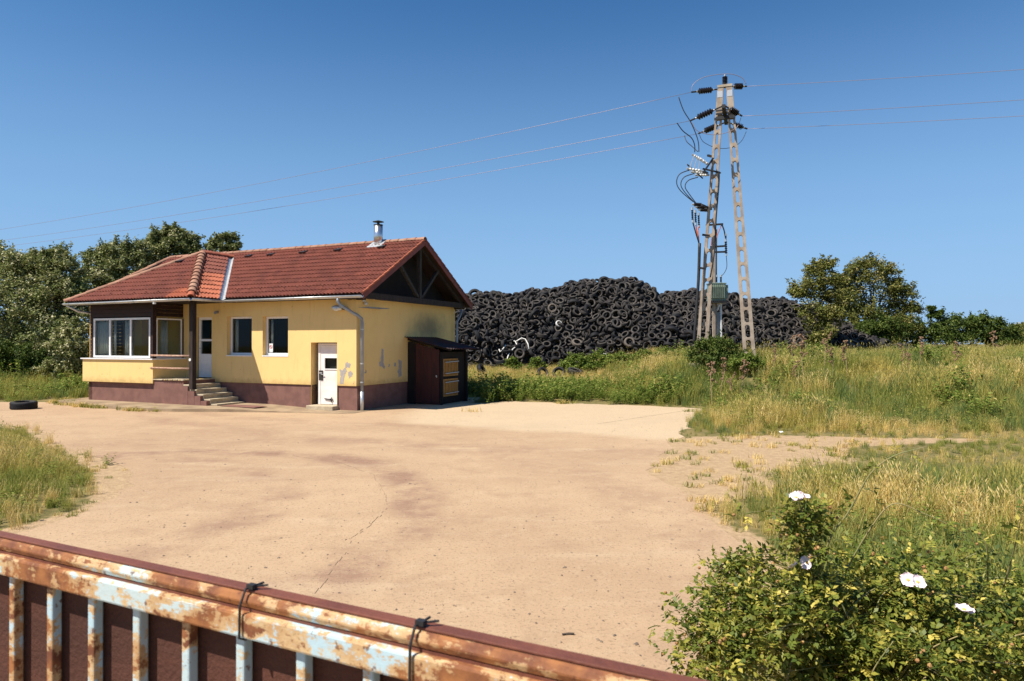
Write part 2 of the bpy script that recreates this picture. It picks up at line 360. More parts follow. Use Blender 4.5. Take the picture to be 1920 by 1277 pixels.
def in_poly(x, y, PX=YX, PY=YY):
    x = np.asarray(x, float); y = np.asarray(y, float); c = np.zeros(x.shape, bool); j = len(PX)-1
    for i in range(len(PX)):
        cond = ((PY[i] > y) != (PY[j] > y)) & (x < (PX[j]-PX[i])*(y-PY[i])/(PY[j]-PY[i]+1e-12) + PX[i]); c ^= cond; j = i
    return c
def edge_dist(x, y):                      # distance to the yard's edge
    x = np.asarray(x, float); y = np.asarray(y, float); d = np.full(x.shape, 1e9); A = np.array(YARD); B = np.roll(A, -1, 0)
    for (ax, ay), (bx, by) in zip(A, B):
        vx, vy = bx-ax, by-ay; t = np.clip(((x-ax)*vx+(y-ay)*vy)/(vx*vx+vy*vy), 0, 1)
        d = np.minimum(d, np.hypot(x-ax-t*vx, y-ay-t*vy))
    return d
AX = np.array([p[0] for p in YARD]); AY = np.array([p[1] for p in YARD])
def height(x, y):
    x = np.asarray(x, float); y = np.asarray(y, float)
    right = 1.15*sst((y-16.5)/12) + .30*sst((y-29)/22)
    mid = .15*sst((y-25.5)/4) + .25*sst((y-30)/8) + .8*sst((y-46)/10)
    left = .15*sst((y-26)/8)
    w = sst((x-3)/6.5); w2 = sst((x+16)/10)
    g = right*w + mid*(1-w)*w2 + left*(1-w)*(1-w2)
    bump_ = .05*np.sin(x*1.3+y*.7)*np.sin(y*.9-x*.4) + .03*np.sin(x*3.1)*np.cos(y*2.7)
    g = g + bump_*np.clip(g*2, 0, 1)
    if np.any(y < 33):                    # the yard itself stays level
        g = g*np.where(in_poly(x, y, AX, AY), 0, sst(edge_dist(x, y)/4.5)) if g.ndim == 0 or np.all(y < 33) else np.where(y < 33, g*np.where(in_poly(x, y, AX, AY), 0, sst(edge_dist(x, y)/4.5)), g)
    return g

def vnoise(x, y, sc, seed=0):             # smooth value noise
    x = np.asarray(x, float)*sc; y = np.asarray(y, float)*sc; xi = np.floor(x).astype(int); yi = np.floor(y).astype(int); u = sst(x-xi); v = sst(y-yi)
    def hsh(a, b):
        n = np.sin(a*127.1+b*311.7+seed*74.7)*43758.5453; return n-np.floor(n)
    return (hsh(xi,yi)*(1-u)+hsh(xi+1,yi)*u)*(1-v) + (hsh(xi,yi+1)*(1-u)+hsh(xi+1,yi+1)*u)*v
def grassiness(x, y):                     # 0 bare dirt .. 1 full grass
    x = np.asarray(x, float); y = np.asarray(y, float)
    g = np.ones(x.shape)
    tc = 14.7 + .10*(x-4) + .5*(vnoise(x,y,.7,21)-.5); hw = (.75+.9*vnoise(x,y,.55,22))*np.clip((10.8-x)/5, .0, 1)
    track = 1 - sst((np.abs(y-tc)-hw*.45)/(hw*.9+.15))
    g = np.where(x > 1.5, g*(1-.93*track), g)
    pat = (1-sst((x-(2.5+(y-9.5)*.80+1.6*vnoise(x,y,.8,4)-.8))/1.8)) * sst((y-8.9)/.8) * (1-sst((y-14.5)/.8))
    g = np.where(x > 1.5, g*(1-.88*pat), g)
    rim = sst((edge_dist(x, y)+.05-.35*vnoise(x,y,1.1,61))/.40); g = g*np.where((x < -4.0) & (y < 19), np.maximum(rim, .12), 1)
    g = np.where((x > 1.5) & (y < 9.5), g*np.maximum(rim, .25), g)
    return np.where(in_poly(x, y), 0, g)

def axis(parts):
    out = []
    for a, b, st in parts: out += list(np.arange(a, b-1e-6, st))
    return np.array(out + [parts[-1][1]])
gx = axis([(-1500,-200,260),(-200,-60,20),(-60,-24,3),(-24,-16,1),(-16,16,.22),(16,50,1.2),(50,200,15),(200,1500,260)])
gy = axis([(-200,-10,38),(-10,2,1.5),(2,20,.22),(20,34,.5),(34,80,1.5),(80,300,22),(300,3000,270)])
GX, GY = np.meshgrid(gx, gy, indexing='xy'); GZ = height(GX, GY)
nx, ny = len(gx), len(gy); idx = np.arange(nx*ny).reshape(ny, nx)
faces = np.stack([idx[:-1,:-1], idx[:-1,1:], idx[1:,1:], idx[1:,:-1]], -1).reshape(-1, 4)
gt = grassiness(GX, GY); gt = np.where(in_poly(GX, GY), .1, gt)
ground = obj('ground', np_mesh('ground', np.stack([GX, GY, GZ-.002], -1).reshape(-1,3), faces, gt.ravel()), M['ground']); tag(ground, kind='structure')
yb = bmesh.new(); yv = [yb.verts.new((p[0], p[1], 0)) for p in YR]; yb.faces.new(yv)
if yb.faces[:][0].normal.z < 0: pass
bmesh.ops.triangulate(yb, faces=yb.faces[:]); bmesh.ops.recalc_face_normals(yb, faces=yb.faces[:]); yme = bpy.data.meshes.new('yard'); yb.to_mesh(yme); yb.free()
yard = obj('yard', yme, M['yard']); tag(yard, kind='structure'); yard.location.z = .002
jn = simple('joint_dirt', (.27,.185,.115), None, rough=.95); ga, gb = Vector((*gpt(1120,795),.0028)), Vector((*gpt(1378,756),.0028)); rj = random.Random(5)
jp = [ga.lerp(gb,k/30)+Vector((rj.gauss(0,.012),rj.gauss(0,.012),0)) for k in range(31)]
jm = MB()
for k in range(30): jm.bar(jp[k],jp[k+1],.008+.010*rj.random(),.001)
jm.build('slab_joint', jn, yard)
crk = [(470,846),(560,856),(640,868),(700,890),(722,925),(728,950),(705,975),(660,1010),(640,1045),(590,1112)]; pc_ = [Vector((*gpt(*q),.0028)) for q in crk]; cm = MB()
for k in range(len(pc_)-1):
    for j in range(8):
        a_, b_ = pc_[k].lerp(pc_[k+1],j/8), pc_[k].lerp(pc_[k+1],(j+1.05)/8); o_ = Vector((rj.gauss(0,.012),rj.gauss(0,.012),0))
        if rj.random() < .7: cm.bar(a_+o_,b_+o_,.003+.006*rj.random(),.001)
cm.build('slab_crack', jn, yard)

# ------------------------------------------------------------------ house (local: x along the front wall to the right, y into the house)
HA = -R(24); HC = Vector((-4.98, 21.84, 0)); HM = Matrix.Translation(HC) @ Matrix.Rotation(HA, 4, 'Z')
house = empty('house', HC, HA); tag(house, 'single storey yellow house with red tiled roof and glazed corner bay', 'house')

# paved apron with a kerb along the house
ap = [(.35,-.62),(-.2,-1.0),(-1.6,-1.25),(-3.6,-1.9),(-5.2,-2.55),(-6.5,-2.75),(-9,-2.55),(-11.2,-2.2),(-11.9,-1.9),(-12.1,-.5),(-12.1,1),(.3,1)]
apr = MB(); rp = rough_poly(ap, .3, .02, 9)
def apz(p): return .012 + .085*float(sst((-1.0-p[0])/3.0))
n0 = len(rp); apr.v += [(p[0], p[1], -.02) for p in rp] + [(p[0], p[1], apz(p)) for p in rp]
for i in range(n0):
    j = (i+1) % n0; apr.f.append((i, j, n0+j, n0+i))
apr.f.append(tuple(n0+i for i in range(n0)))
apo = apr.build('pavement', M['apron']); apo.matrix_world = HM; tag(apo, kind='structure')
bm = bmesh.new(); bm.from_mesh(apo.data); bmesh.ops.triangulate(bm, faces=bm.faces[:]); bmesh.ops.recalc_face_normals(bm, faces=bm.faces[:]); bm.to_mesh(apo.data); bm.free()

def wall(name, mat, parent, L0, L1, z0, z1, th, openings, M4):
    """wall in the plane y=0 from x=L0..L1, thickness th towards +y, with real openings (x0,x1,z0,z1)"""
    xs = sorted({L0, L1, *[o[0] for o in openings], *[o[1] for o in openings]}); zs = sorted({z0, z1, *[o[2] for o in openings], *[o[3] for o in openings]})
    xs = [x for x in xs if L0 <= x <= L1]; zs = [z for z in zs if z0 <= z <= z1]
    def solid(i, j):
        if not (0 <= i < len(xs)-1 and 0 <= j < len(zs)-1): return False
        cx, cz = (xs[i]+xs[i+1])/2, (zs[j]+zs[j+1])/2
        return not any(o[0] < cx < o[1] and o[2] < cz < o[3] for o in openings)
    b = MB()
    for i in range(len(xs)-1):
        for j in range(len(zs)-1):
            if not solid(i, j): continue
            a0, a1, c0, c1 = xs[i], xs[i+1], zs[j], zs[j+1]
            b.quad((a0,0,c0),(a1,0,c0),(a1,0,c1),(a0,0,c1)); b.quad((a1,th,c0),(a0,th,c0),(a0,th,c1),(a1,th,c1))
            if not solid(i-1, j): b.quad((a0,th,c0),(a0,0,c0),(a0,0,c1),(a0,th,c1))
            if not solid(i+1, j): b.quad((a1,0,c0),(a1,th,c0),(a1,th,c1),(a1,0,c1))
            if not solid(i, j-1): b.quad((a0,0,c0),(a0,th,c0),(a1,th,c0),(a1,0,c0))
            if not solid(i, j+1): b.quad((a0,0,c1),(a1,0,c1),(a1,th,c1),(a0,th,c1))
    o = b.build(name, mat, parent); o.matrix_local = M4; return o
def LM(x, y, z, rz=0): return Matrix.Translation((x, y, z)) @ Matrix.Rotation(rz, 4, 'Z')

HL, HD, WT, ZP = 12.9, 6.53, 3.70, .80     # length, depth, wall top, plinth top
ops = [(-1.83,-.76,.14,2.2), (-5.57,-4.41,1.74,3.12), (-3.92,-2.80,1.74,3.10), (-7.12,-6.30,.93,3.12)]
wall('wall', M['plaster'], house, -HL, 0, ZP, WT, .34, ops, LM(0,0,0))
wall('plinth', M['plinth'], house, -HL, .0, 0, ZP, .30, [(-1.83,-.76,-.1,.9)], LM(0,.045,0))
# reveal of the side door through the plinth
MB().quad((-1.83,.0,.14),(-1.83,.34,.14),(-1.83,.34,.80),(-1.83,.0,.80)).build('door_reveal', M['plaster'], house); MB().quad((-.76,.34,.14),(-.76,0,.14),(-.76,0,.80),(-.76,.34,.80)).build('door_reveal', M['plaster'], house)
wall('wall', M['plaster_gable'], house, 0.34, HD, ZP, WT, .34, [], LM(0,0,0,R(90)) )
wall('plinth', M['plinth'], house, 0.345, HD, 0, ZP, .30, [], LM(-.045,0,0,R(90)))
wall('wall', M['plaster'], house, 0, HL, ZP, WT, .34, [], LM(0,HD,0,R(180)))
wall('plinth', M['plinth'], house, 0, HL, 0, ZP, .30, [], LM(0,HD-.045,0,R(180)))
wall('wall', M['plaster'], house, -HD, 0, ZP, WT, .34, [], LM(-HL,0,0,R(-90)))
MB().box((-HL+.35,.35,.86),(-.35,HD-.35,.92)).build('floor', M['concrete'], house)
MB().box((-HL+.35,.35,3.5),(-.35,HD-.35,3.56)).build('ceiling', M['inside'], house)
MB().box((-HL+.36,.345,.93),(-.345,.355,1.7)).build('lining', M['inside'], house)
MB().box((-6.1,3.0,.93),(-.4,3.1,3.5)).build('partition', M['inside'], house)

def window(parent, M4, w, h, fr=.07, mull=(), depth=.07, sill=.12, sillmat='pvc', rail=None, glass=True):
    """frame from x=0..w, z=0..h in local coordinates, outer face y=0"""
    b = MB(); xs = [0] + [m*w for m in mull] + [w]
    b.box((0,0,0),(w,depth,fr)); b.box((0,0,h-fr),(w,depth,h)); b.box((0,.002,fr),(fr,depth,h-fr)); b.box((w-fr,.002,fr),(w,depth,h-fr))
    for m in mull: b.box((m*w-fr*.55,-.004,fr),(m*w+fr*.55,depth,h-fr))
    if rail: b.box((fr,.001,rail-fr*.4),(w-fr,depth,rail+fr*.4))
    o = b.build('window', M['pvc'], parent); o.matrix_local = M4
    for i in range(len(xs)-1):
        MB().box((xs[i]+fr*.5, depth*.5, fr*.6),(xs[i+1]-fr*.5, depth*.5+.008, h-fr*.6)).build('pane', M['glass'], o)
    for i in range(len(xs)-1):                 # dark rubber gasket round each pane
        g = MB(); a0, a1 = xs[i]+fr*(1 if i == 0 else .56), xs[i+1]-fr*(1 if i == len(xs)-2 else .56)
        t = .012; y = depth*.38
        g.box((a0,y,fr),(a0+t,y+.01,h-fr)); g.box((a1-t,y,fr),(a1,y+.01,h-fr)); g.box((a0+t,y,fr),(a1-t,y+.01,fr+t)); g.box((a0+t,y,h-fr-t),(a1-t,y+.01,h-fr)); g.build('gasket', M['black_metal'], o)
    if sill: MB().box((-.02,-sill-.05,-.045),(w+.02,0,-.005)).build('sill', M[sillmat], o)
    return o
w1 = window(house, LM(-5.56,.16,1.765), 1.14, 1.35, .075)
w2 = window(house, LM(-3.91,.16,1.765), 1.10, 1.33, .075)
# curtain edges behind both windows, no-smoking card in the right one
def curtain(parent, x0, x1, y, z0, z1, waves=5, amp=.025, name='curtain', mat='curtain'):
    b = MB(); n = waves*6
    for k in range(n):
        xa, xb = x0+(x1-x0)*k/n, x0+(x1-x0)*(k+1)/n; ya, yb_ = y+amp*math.sin(k/n*waves*6.283), y+amp*math.sin((k+1)/n*waves*6.283)
        b.quad((xa,ya,z0),(xb,yb_,z0),(xb,yb_,z1),(xa,ya,z1))
    o = b.build(name, M[mat], parent, smooth=True); md = o.modifiers.new('s','SOLIDIFY'); md.thickness = .004; return o
curtain(house, -5.48, -5.33, .30, 1.80, 3.10, 3, .015); curtain(house, -3.83, -3.72, .30, 1.80, 3.08, 3, .015)
card = MB().box((.115,.020,.10),(.275,.026,.40)).build('no_smoking_card', M['pvc'], w2)
ring = MB(); ring.lathe([(.048,-.002),(.062,-.002),(.062,.002),(.048,.002)], 24, Matrix.Translation((.195,.016,.285)) @ Matrix.Rotation(R(90),4,'X'), True)
ring.bar((.155,.0155,.325),(.235,.0155,.245), .004, .014); ring.build('prohibition_ring', M['red'], card)
cg = MB().box((.165,.014,.279),(.225,.0175,.291)).build('cigarette_symbol', M['black_metal'], card)
MB().box((.125,.017,.135),(.265,.0195,.145)).build('caption_line', M['black_metal'], card)

# front entrance door: white pvc, two dark panes over a panel
dw, dh = .74, 2.17
d = MB(); d.box((0,0,0),(.09,.08,dh)); d.box((dw-.09,0,0),(dw,.08,dh)); d.box((.09,.001,dh-.10),(dw-.09,.08,dh)); d.box((.09,.001,0),(dw-.09,.08,.11)); d.box((.09,.001,1.30),(dw-.09,.08,1.38)); d.box((.09,.001,.74),(dw-.09,.08,.84))
d.box((.09,.015,.11),(dw-.09,.06,.74)); fd = d.build('door', M['pvc'], house); fd.matrix_local = LM(-7.06,.12,.95)
MB().box((.10,.03,.84),(dw-.10,.038,1.30)).build('pane', M['glass'], fd); MB().box((.10,.03,1.38),(dw-.10,.038,dh-.10)).build('pane', M['glass'], fd)
MB().box((.05,-.05,1.03),(.075,0,1.06)).box((.05,-.055,1.03),(.17,-.035,1.055)).build('handle', M['alu'], fd)
MB().box((.13,.010,.15),(dw-.13,.016,.70)).build('panel', M['pvc'], fd)
# side door: white steel leaf with a small window, bolt and lock plate
sd = MB(); sd.box((0,0,0),(.10,.07,2.02)); sd.box((.10,0,1.95),(.93,.07,2.02)); sd.box((.88,0,0),(.93,.07,1.95)); sdo = sd.build('door', M['door_white'], house); sdo.matrix_local = LM(-1.70,.20,.15)
lf = MB(); y0 = .012
for a, b_ in (((.105,y0,.01),(.875,.05,1.17)), ((.105,y0,1.55),(.875,.05,1.945)), ((.105,y0,1.17),(.27,.05,1.55)), ((.79,y0,1.17),(.875,.05,1.55))): lf.box(a, b_)
lfo = lf.build('leaf', M['door_white'], sdo)
MB().box((.28,.03,1.18),(.78,.036,1.54)).build('pane', M['glass'], sdo)
g = MB(); g.box((.25,-.008,1.15),(.81,.02,1.185)); g.box((.25,-.008,1.535),(.81,.02,1.57)); g.box((.25,-.008,1.185),(.28,.02,1.535)); g.box((.78,-.008,1.185),(.81,.02,1.535)); g.build('pane_frame', M['pvc'], sdo)
MB().box((.04,-.01,.80),(.20,.011,1.12)).build('lock_plate', M['wood_grey'], sdo)
MB().box((.15,-.05,.98),(.17,0,1.0)).box((.15,-.05,.98),(.25,-.03,1.0)).box((.06,-.016,1.02),(.18,-.01,1.06)).build('handle', M['alu'], sdo)
MB().bar((.28,-.012,.19),(.62,-.012,.16),.03,.028).bar((.56,-.02,.09),(.575,-.02,.24),.022,.022).box((.50,-.03,.14),(.54,.0,.20)).build('bolt', M['black_metal'], sdo)
MB().box((-1.80,-.28,.0),(-.72,.33,.145)).build('step', M['step'], house, bevel=.02)

# bare render patches: irregular flakes of missing paint
def patch_mesh(pts, seed, plane):
    r = np.random.default_rng(seed); out = []
    for i in range(len(pts)):
        a = np.array(pts[i]); b_ = np.array(pts[(i+1) % len(pts)])
        for k in range(5): out.append(a+(b_-a)*k/5 + r.normal(0,.012,2))
    b = MB(); P3 = [plane(*p) for p in out]; b.poly(P3); o = b.build('bare_render_patch', M['patch'], house)
    bm = bmesh.new(); bm.from_mesh(o.data); bmesh.ops.triangulate(bm, faces=bm.faces[:]); bm.to_mesh(o.data); bm.free(); return o
fp = lambda x, z: (x, -.003, z)
patch_mesh([(-.66,.86),(-.50,.85),(-.46,1.10),(-.38,1.28),(-.42,1.42),(-.55,1.30),(-.66,1.34),(-.62,1.10)], 1, fp)
patch_mesh([(-.42,1.40),(-.26,1.38),(-.22,1.50),(-.34,1.58),(-.43,1.52)], 2, fp); patch_mesh([(-.30,1.05),(-.16,1.08),(-.14,1.22),(-.25,1.30),(-.32,1.18)], 3, fp); patch_mesh([(-.12,.88),(-.06,.92),(-.1,.95)], 4, fp)
gp = lambda y, z: (.003, y, z)
patch_mesh([(1.25,1.40),(1.42,1.38),(1.55,1.30),(1.62,1.38),(1.52,1.46),(1.50,1.72),(1.47,1.98),(1.38,2.0),(1.36,1.80),(1.34,1.58),(1.24,1.52)], 5, gp)
patch_mesh([(1.78,1.36),(1.86,1.34),(1.88,1.46),(1.80,1.46)], 6, gp); patch_mesh([(2.12,1.38),(2.26,1.36),(2.28,1.50),(2.16,1.50)], 7, gp); patch_mesh([(2.42,.98),(2.60,1.0),(2.62,1.55),(2.40,1.6),(2.44,1.3),(2.36,1.2)], 8, gp)
patch_mesh([(.42,1.18),(.56,1.22),(.52,1.3),(.44,1.24)], 9, gp)

# ---- bay with a band of windows
BX0, BX1, BY = -11.16, -7.60, -1.30
wall('plinth', M['plinth'], house, BX0+.05, BX1-.0, 0, .78, .25, [], LM(0,BY+.06,0))
wall('plinth', M['plinth'], house, BY+.31, 0.04, 0, .78, .2, [], LM(BX1,0,0,R(90)))
wall('plinth', M['plinth'], house, 0, -BY-.06, 0, .78, .2, [], LM(BX0+.05,0,0,R(-90)))
par = MB(); par.box((BX0-.12,BY-.06,.78),(BX1+.02,BY+.10,1.60)); par.box((BX1-.14,BY+.10,.78),(BX1+.02,-.003,1.60)); par.box((BX0-.12,BY+.10,.78),(BX0+.06,-.003,1.60)); par.build('parapet', M['plaster'], house)
cp = MB(); cp.box((BX0-.16,BY-.12,1.60),(BX1+.06,BY+.10,1.64)); cp.box((BX1-.14,BY+.10,1.60),(BX1+.06,-.003,1.64)); cp.box((BX0-.16,BY+.10,1.60),(BX0+.06,-.003,1.64)); cp.build('coping', M['pvc'], house)
bx0, bx1 = -10.98, -7.66
bw = window(house, LM(-10.80,BY+.02,1.66), 2.98, 1.42, .07, (.30,.665), .08, 0)
sw = window(house, LM(bx1-.02,-1.14,1.66,R(90)), 1.06, 1.40, .05, (), .07, 0)
# horizontal dark planks round the windows, each board a piece
zz = [1.64+.135*k for k in range(15)] ; rp_ = random.Random(4)
for z in zz:
    z1 = min(z+.128, 3.62)
    if z1-z < .03: continue
    j = rp_.uniform(-.006,.006)
    if z >= 3.06:
        MB().box((bx0,BY+.03+j,z),(bx1-.10,BY+.055+j,z1)).build('plank', M['plank'], house); MB().box((bx1-.075+j,BY+.14,z),(bx1-.05+j,-.003,z1)).build('plank', M['plank'], house)
    else:
        MB().box((bx0,BY+.03+j,z),(-10.80,BY+.055+j,z1)).build('plank', M['plank'], house); MB().box((-7.82,BY+.03+j,z),(bx1-.10,BY+.055+j,z1)).build('plank', M['plank'], house)
    MB().box((bx0+j,BY+.06,z),(bx0+.025+j,-.003,z1)).build('plank', M['plank'], house)
MB().box((bx1-.10,BY+.0,1.64),(bx1,BY+.14,3.62)).build('corner_post', M['plank'], house)
MB().box((bx1-.09,-.06,1.64),(bx1-.03,-.004,3.06)).build('corner_post', M['plank'], house)
MB().box((bx0,BY+.058,3.08),(bx1-.1,BY+.10,3.62)).box((bx0+.03,BY+.058,1.64),(-10.80,BY+.10,3.08)).build('bay_lining', M['shed_dark'], house)
MB().box((bx0,BY+.1,.8),(bx1-.15,-.003,.93)).build('floor', M['concrete'], house)
curtain(house, -10.86, -9.98, BY+.17, 1.70, 3.06, 7, .02); curtain(house, -9.32, -9.02, BY+.18, 1.70, 3.06, 3, .02); curtain(house, -9.90, -9.78, BY+.18, 1.70, 3.06, 2, .02)
MB().box((-9.72,-.45,.93),(-9.30,-.05,3.3)).build('cupboard', M['inside_yellow'], house); curtain(house, -8.2, -7.85, -.55, 1.70, 3.10, 3, .03)
# entrance platform, steps, post, rails
plat = MB().prism([(BX1+.02,BY-.02),(-6.15,BY-.02),(-6.15,.04),(BX1+.02,.04)], 0, .90); plat.build('platform', M['plinth'], house)
MB().box((BX1+.03,BY-.06,.90),(-6.12,-.002,.935)).build('platform_slab', M['step'], house, bevel=.008)
nose = [-5.90,-5.60,-5.32,-5.04,-4.76]
for k, xn in enumerate(nose):
    zt = .935-.157*(k+1); xp = -6.15 if k == 0 else nose[k-1]
    st = MB().box((xp-.02,BY-.02+.03*k,zt-.05),(xn+.03,-.002,zt)); st.build('step', M['step'], house, bevel=.008)
    MB().box((xp,BY+.0+.03*k,0),(xn,.03,zt-.05)).build('step_riser', M['step' if k < 4 else 'plinth'], house)
fs = MB()                                  # mauve stepped cheek along the front of the flight
for k, xn in enumerate(nose[:4]): fs.box(((-6.15 if k == 0 else nose[k-1])+.002,BY-.05,0),(xn-.01,BY-.012+.03*k,.935-.157*(k+1)-.06))
fs.build('stair_cheek', M['plinth'], house)
for k in range(9):                         # hazard stripes on the landing edge
    yy = BY+.05+k*.135; MB().bar((-6.16,yy,.938),(-6.30,yy+.10,.938), .055, .005).build('hazard_stripe', M['mat_yellow' if k % 2 else 'mat_black'], house)
for k in range(8):
    xx = -7.1+k*.115; MB().bar((xx,BY-.063,.905),(xx+.05,BY-.063,.932), .012, .045, up=(0,1,0)).build('hazard_stripe', M['mat_yellow' if k % 2 else 'mat_black'], house)
MB().box((-7.1,-.75,.936),(-6.35,-.15,.948)).build('doormat', M['mat_black'], house)
pst = MB().bar((-5.76,-1.28,.62),(-5.76,-1.28,3.62),.17,.17).build('porch_post', M['wood_dark'], house, bevel=.012)
MB().lathe([(0,0),(.05,0),(.05,.01),(0,.01)],16,Matrix.Translation((-5.78,-1.372,1.62)) @ Matrix.Rotation(R(90),4,'X')).build('reflector', M['pvc'], pst)
for z in (1.75, 1.32):
    MB().tube([(BX1-.1,-1.36,z+.005),(-6.6,-1.37,z-.004),(-5.82,-1.36,z)], .032, 10).build('handrail', M['handrail'], house, smooth=True)

# ---- roof
EY, EZ, RY, RZ_, GX1 = -.42, 3.72, 3.27, 5.90, .55
BE = 2*RY-EY
PA, PB, PP = Vector((-5.25,-1.8,3.68)), Vector((-11.45,-1.8,3.68)), Vector((-8.35,1.40,5.67))
tan_m = (RZ_-EZ)/(RY-EY); PRY = EY+(PP.z-EZ)/tan_m; PQ = Vector((PP.x, PRY, PP.z)); PV = Vector((-5.25, EY+(3.68-EZ)/tan_m, 3.68)); PV2 = Vector((-11.45, PV.y, 3.68))
rf = MB(); th = .10
def slab(b, pts):
    n = (Vector(pts[1])-Vector(pts[0])).cross(Vector(pts[2])-Vector(pts[0])).normalized()
    if n.z < 0: pts = pts[::-1]; n = -n
    m = len(pts); k = len(b.v); b.v += [tuple(p) for p in pts] + [tuple(Vector(p)-n*th) for p in pts]
    b.f.append(tuple(range(k,k+m))); b.f.append(tuple(k+2*m-1-i for i in range(m)))
    for i in range(m): j = (i+1) % m; b.f.append((k+j,k+i,k+m+i,k+m+j))
slab(rf, [(GX1,EY,EZ),(GX1,RY,RZ_),(-12.3,RY,RZ_),(-13.3,EY,EZ)]); slab(rf, [(GX1,BE,EZ),(-13.3,BE,EZ),(-12.3,RY,RZ_),(GX1,RY,RZ_)]); slab(rf, [(-13.3,EY,EZ),(-12.3,RY,RZ_),(-13.3,BE,EZ)])
slab(rf, [PA, PP, PB]); slab(rf, [PA, PV, PQ, PP]); slab(rf, [PB, PP, PQ, PV2])
roof = rf.build('roof', M['roofbase'], house)
# clay tiles: double-roll profile with a front lip
TW, TE = .30, (Vector((0,RY,RZ_))-Vector((0,EY,EZ))).length/13
def tile_geom(extra=.06):
    b = MB(); n = 10; L = TE+extra
    prof = [( -TW/2+TW*k/n, .024*(1-math.cos(2*math.pi*2*k/n))+.004*(k == n)) for k in range(n+1)]
    for k in range(n+1): x, z = prof[k]; b.v += [(x,0,z+.040),(x,L,z+.004),(x,.03,z+.002)]
    for k in range(n): a = 3*k; c = 3*(k+1); b.f += [(a,c,c+1,a+1),(a+2,c+2,c,a)]
    return b
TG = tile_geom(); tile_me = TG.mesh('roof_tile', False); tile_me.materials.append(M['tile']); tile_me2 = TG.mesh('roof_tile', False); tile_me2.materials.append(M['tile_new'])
cands = []; clipped = {'tile': MB(), 'tile_new': MB()}
def lay(o, e, up, length, rows, inside, planes, matf, x0=0.0):
    """o eave origin, e along eave, up along slope; inside(P) -> keep; planes: clip (point, normal-out)"""
    o, e, up = Vector(o), Vector(e).normalized(), Vector(up).normalized(); n = e.cross(up).normalized()
    if n.z < 0: n = -n
    rot = Matrix((( e.x,up.x,n.x,0),(e.y,up.y,n.y,0),(e.z,up.z,n.z,0),(0,0,0,1)))
    flip = e.cross(up).dot(n) < 0
    for r in range(rows):
        for c in range(int(length/TW)+2):
            p = o + e*(x0+(c+.5)*TW) + up*(r*TE) + n*.004
            p = p + e*random.uniform(-.003,.003) + n*random.uniform(-.002,.003)
            cs = [p+e*a+up*b_ for a in (-TW/2,TW/2) for b_ in (0,TE)]
            if not any(inside(q) for q in cs): continue
            outp = [[(q-pp).dot(nn) for q in cs] for pp, nn in planes]
            if any(min(d) >= 0 for d in outp): continue
            m4 = Matrix.Translation(p) @ rot @ Matrix.Rotation(random.uniform(-.012,.012),4,'Z'); mat = matf(p)
            cut = [pl for pl, d_ in zip(planes, outp) if max(d_) > 0]
            if not cut: cands.append((m4, mat, flip)); continue
            bm = bmesh.new(); vs = [bm.verts.new(m4 @ Vector(v)) for v in TG.v]
            for f in TG.f: bm.faces.new([vs[i] for i in f])
            for pp, nn in cut: bmesh.ops.bisect_plane(bm, geom=bm.verts[:]+bm.edges[:]+bm.faces[:], plane_co=pp, plane_no=nn, clear_outer=True)
            k = len(clipped[mat].v); bm.verts.index_update(); clipped[mat].v += [tuple(v.co) for v in bm.verts]; clipped[mat].f += [tuple(k+v.index for v in f.verts) for f in bm.faces]; bm.free()
vn = Vector(((PQ-PV).y, -(PQ-PV).x, 0)).normalized()          # plan normal of the valley
if vn.dot(Vector((1,0,0))) > 0: vn = -vn                      # towards the porch
up_m = Vector((0,RY-EY,RZ_-EZ))
hipL = Vector((-1,0,0)); lhn = Vector((-(RY-EY), -1.0, 0)).normalized()
lay((GX1-.02,EY-.03,EZ-.018),(-1,0,0),up_m,GX1+8.35,13,lambda q: q.x > -8.42,[(PV-vn*.085,vn)],lambda p:'tile')
lay((-8.27,EY-.03,EZ-.018),(-1,0,0),up_m,5.1,13,lambda q: q.x < -8.17 and q.z > min(3.68+(q.y+1.8)*.622, 3.68+(q.x+11.45)*.642)-.05,[(Vector((-12.3,RY,0)),lhn)],lambda p:'tile')
def hipn(A, B, side):
    d_ = Vector(((B-A).x,(B-A).y,0)).normalized(); n_ = Vector((d_.y,-d_.x,0)); return n_ if n_.dot(side) > 0 else -n_
hr, hl = hipn(PA,PP,Vector((1,0,0))), hipn(PB,PP,Vector((-1,0,0)))
up_p = PP-(PA+PB)/2; up_r = Vector((PP.x-PA.x,0,PP.z-PA.z))
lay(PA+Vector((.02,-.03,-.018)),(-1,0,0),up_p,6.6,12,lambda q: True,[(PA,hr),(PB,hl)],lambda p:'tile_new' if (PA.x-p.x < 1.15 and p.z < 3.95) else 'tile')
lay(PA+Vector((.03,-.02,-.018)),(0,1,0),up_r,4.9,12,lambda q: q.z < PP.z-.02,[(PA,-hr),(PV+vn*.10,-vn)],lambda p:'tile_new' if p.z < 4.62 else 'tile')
cands.sort(key=lambda c: (HM @ c[0].translation).length)
rest = {'tile': MB(), 'tile_new': MB()}
for i, (m4, mat, fl) in enumerate(cands):
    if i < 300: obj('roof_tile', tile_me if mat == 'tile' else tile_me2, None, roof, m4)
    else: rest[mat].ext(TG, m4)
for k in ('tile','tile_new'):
    rest[k].ext(clipped[k]); ro = rest[k].build('roof_tile_field', M[k], roof); ro['kind'] = 'stuff'
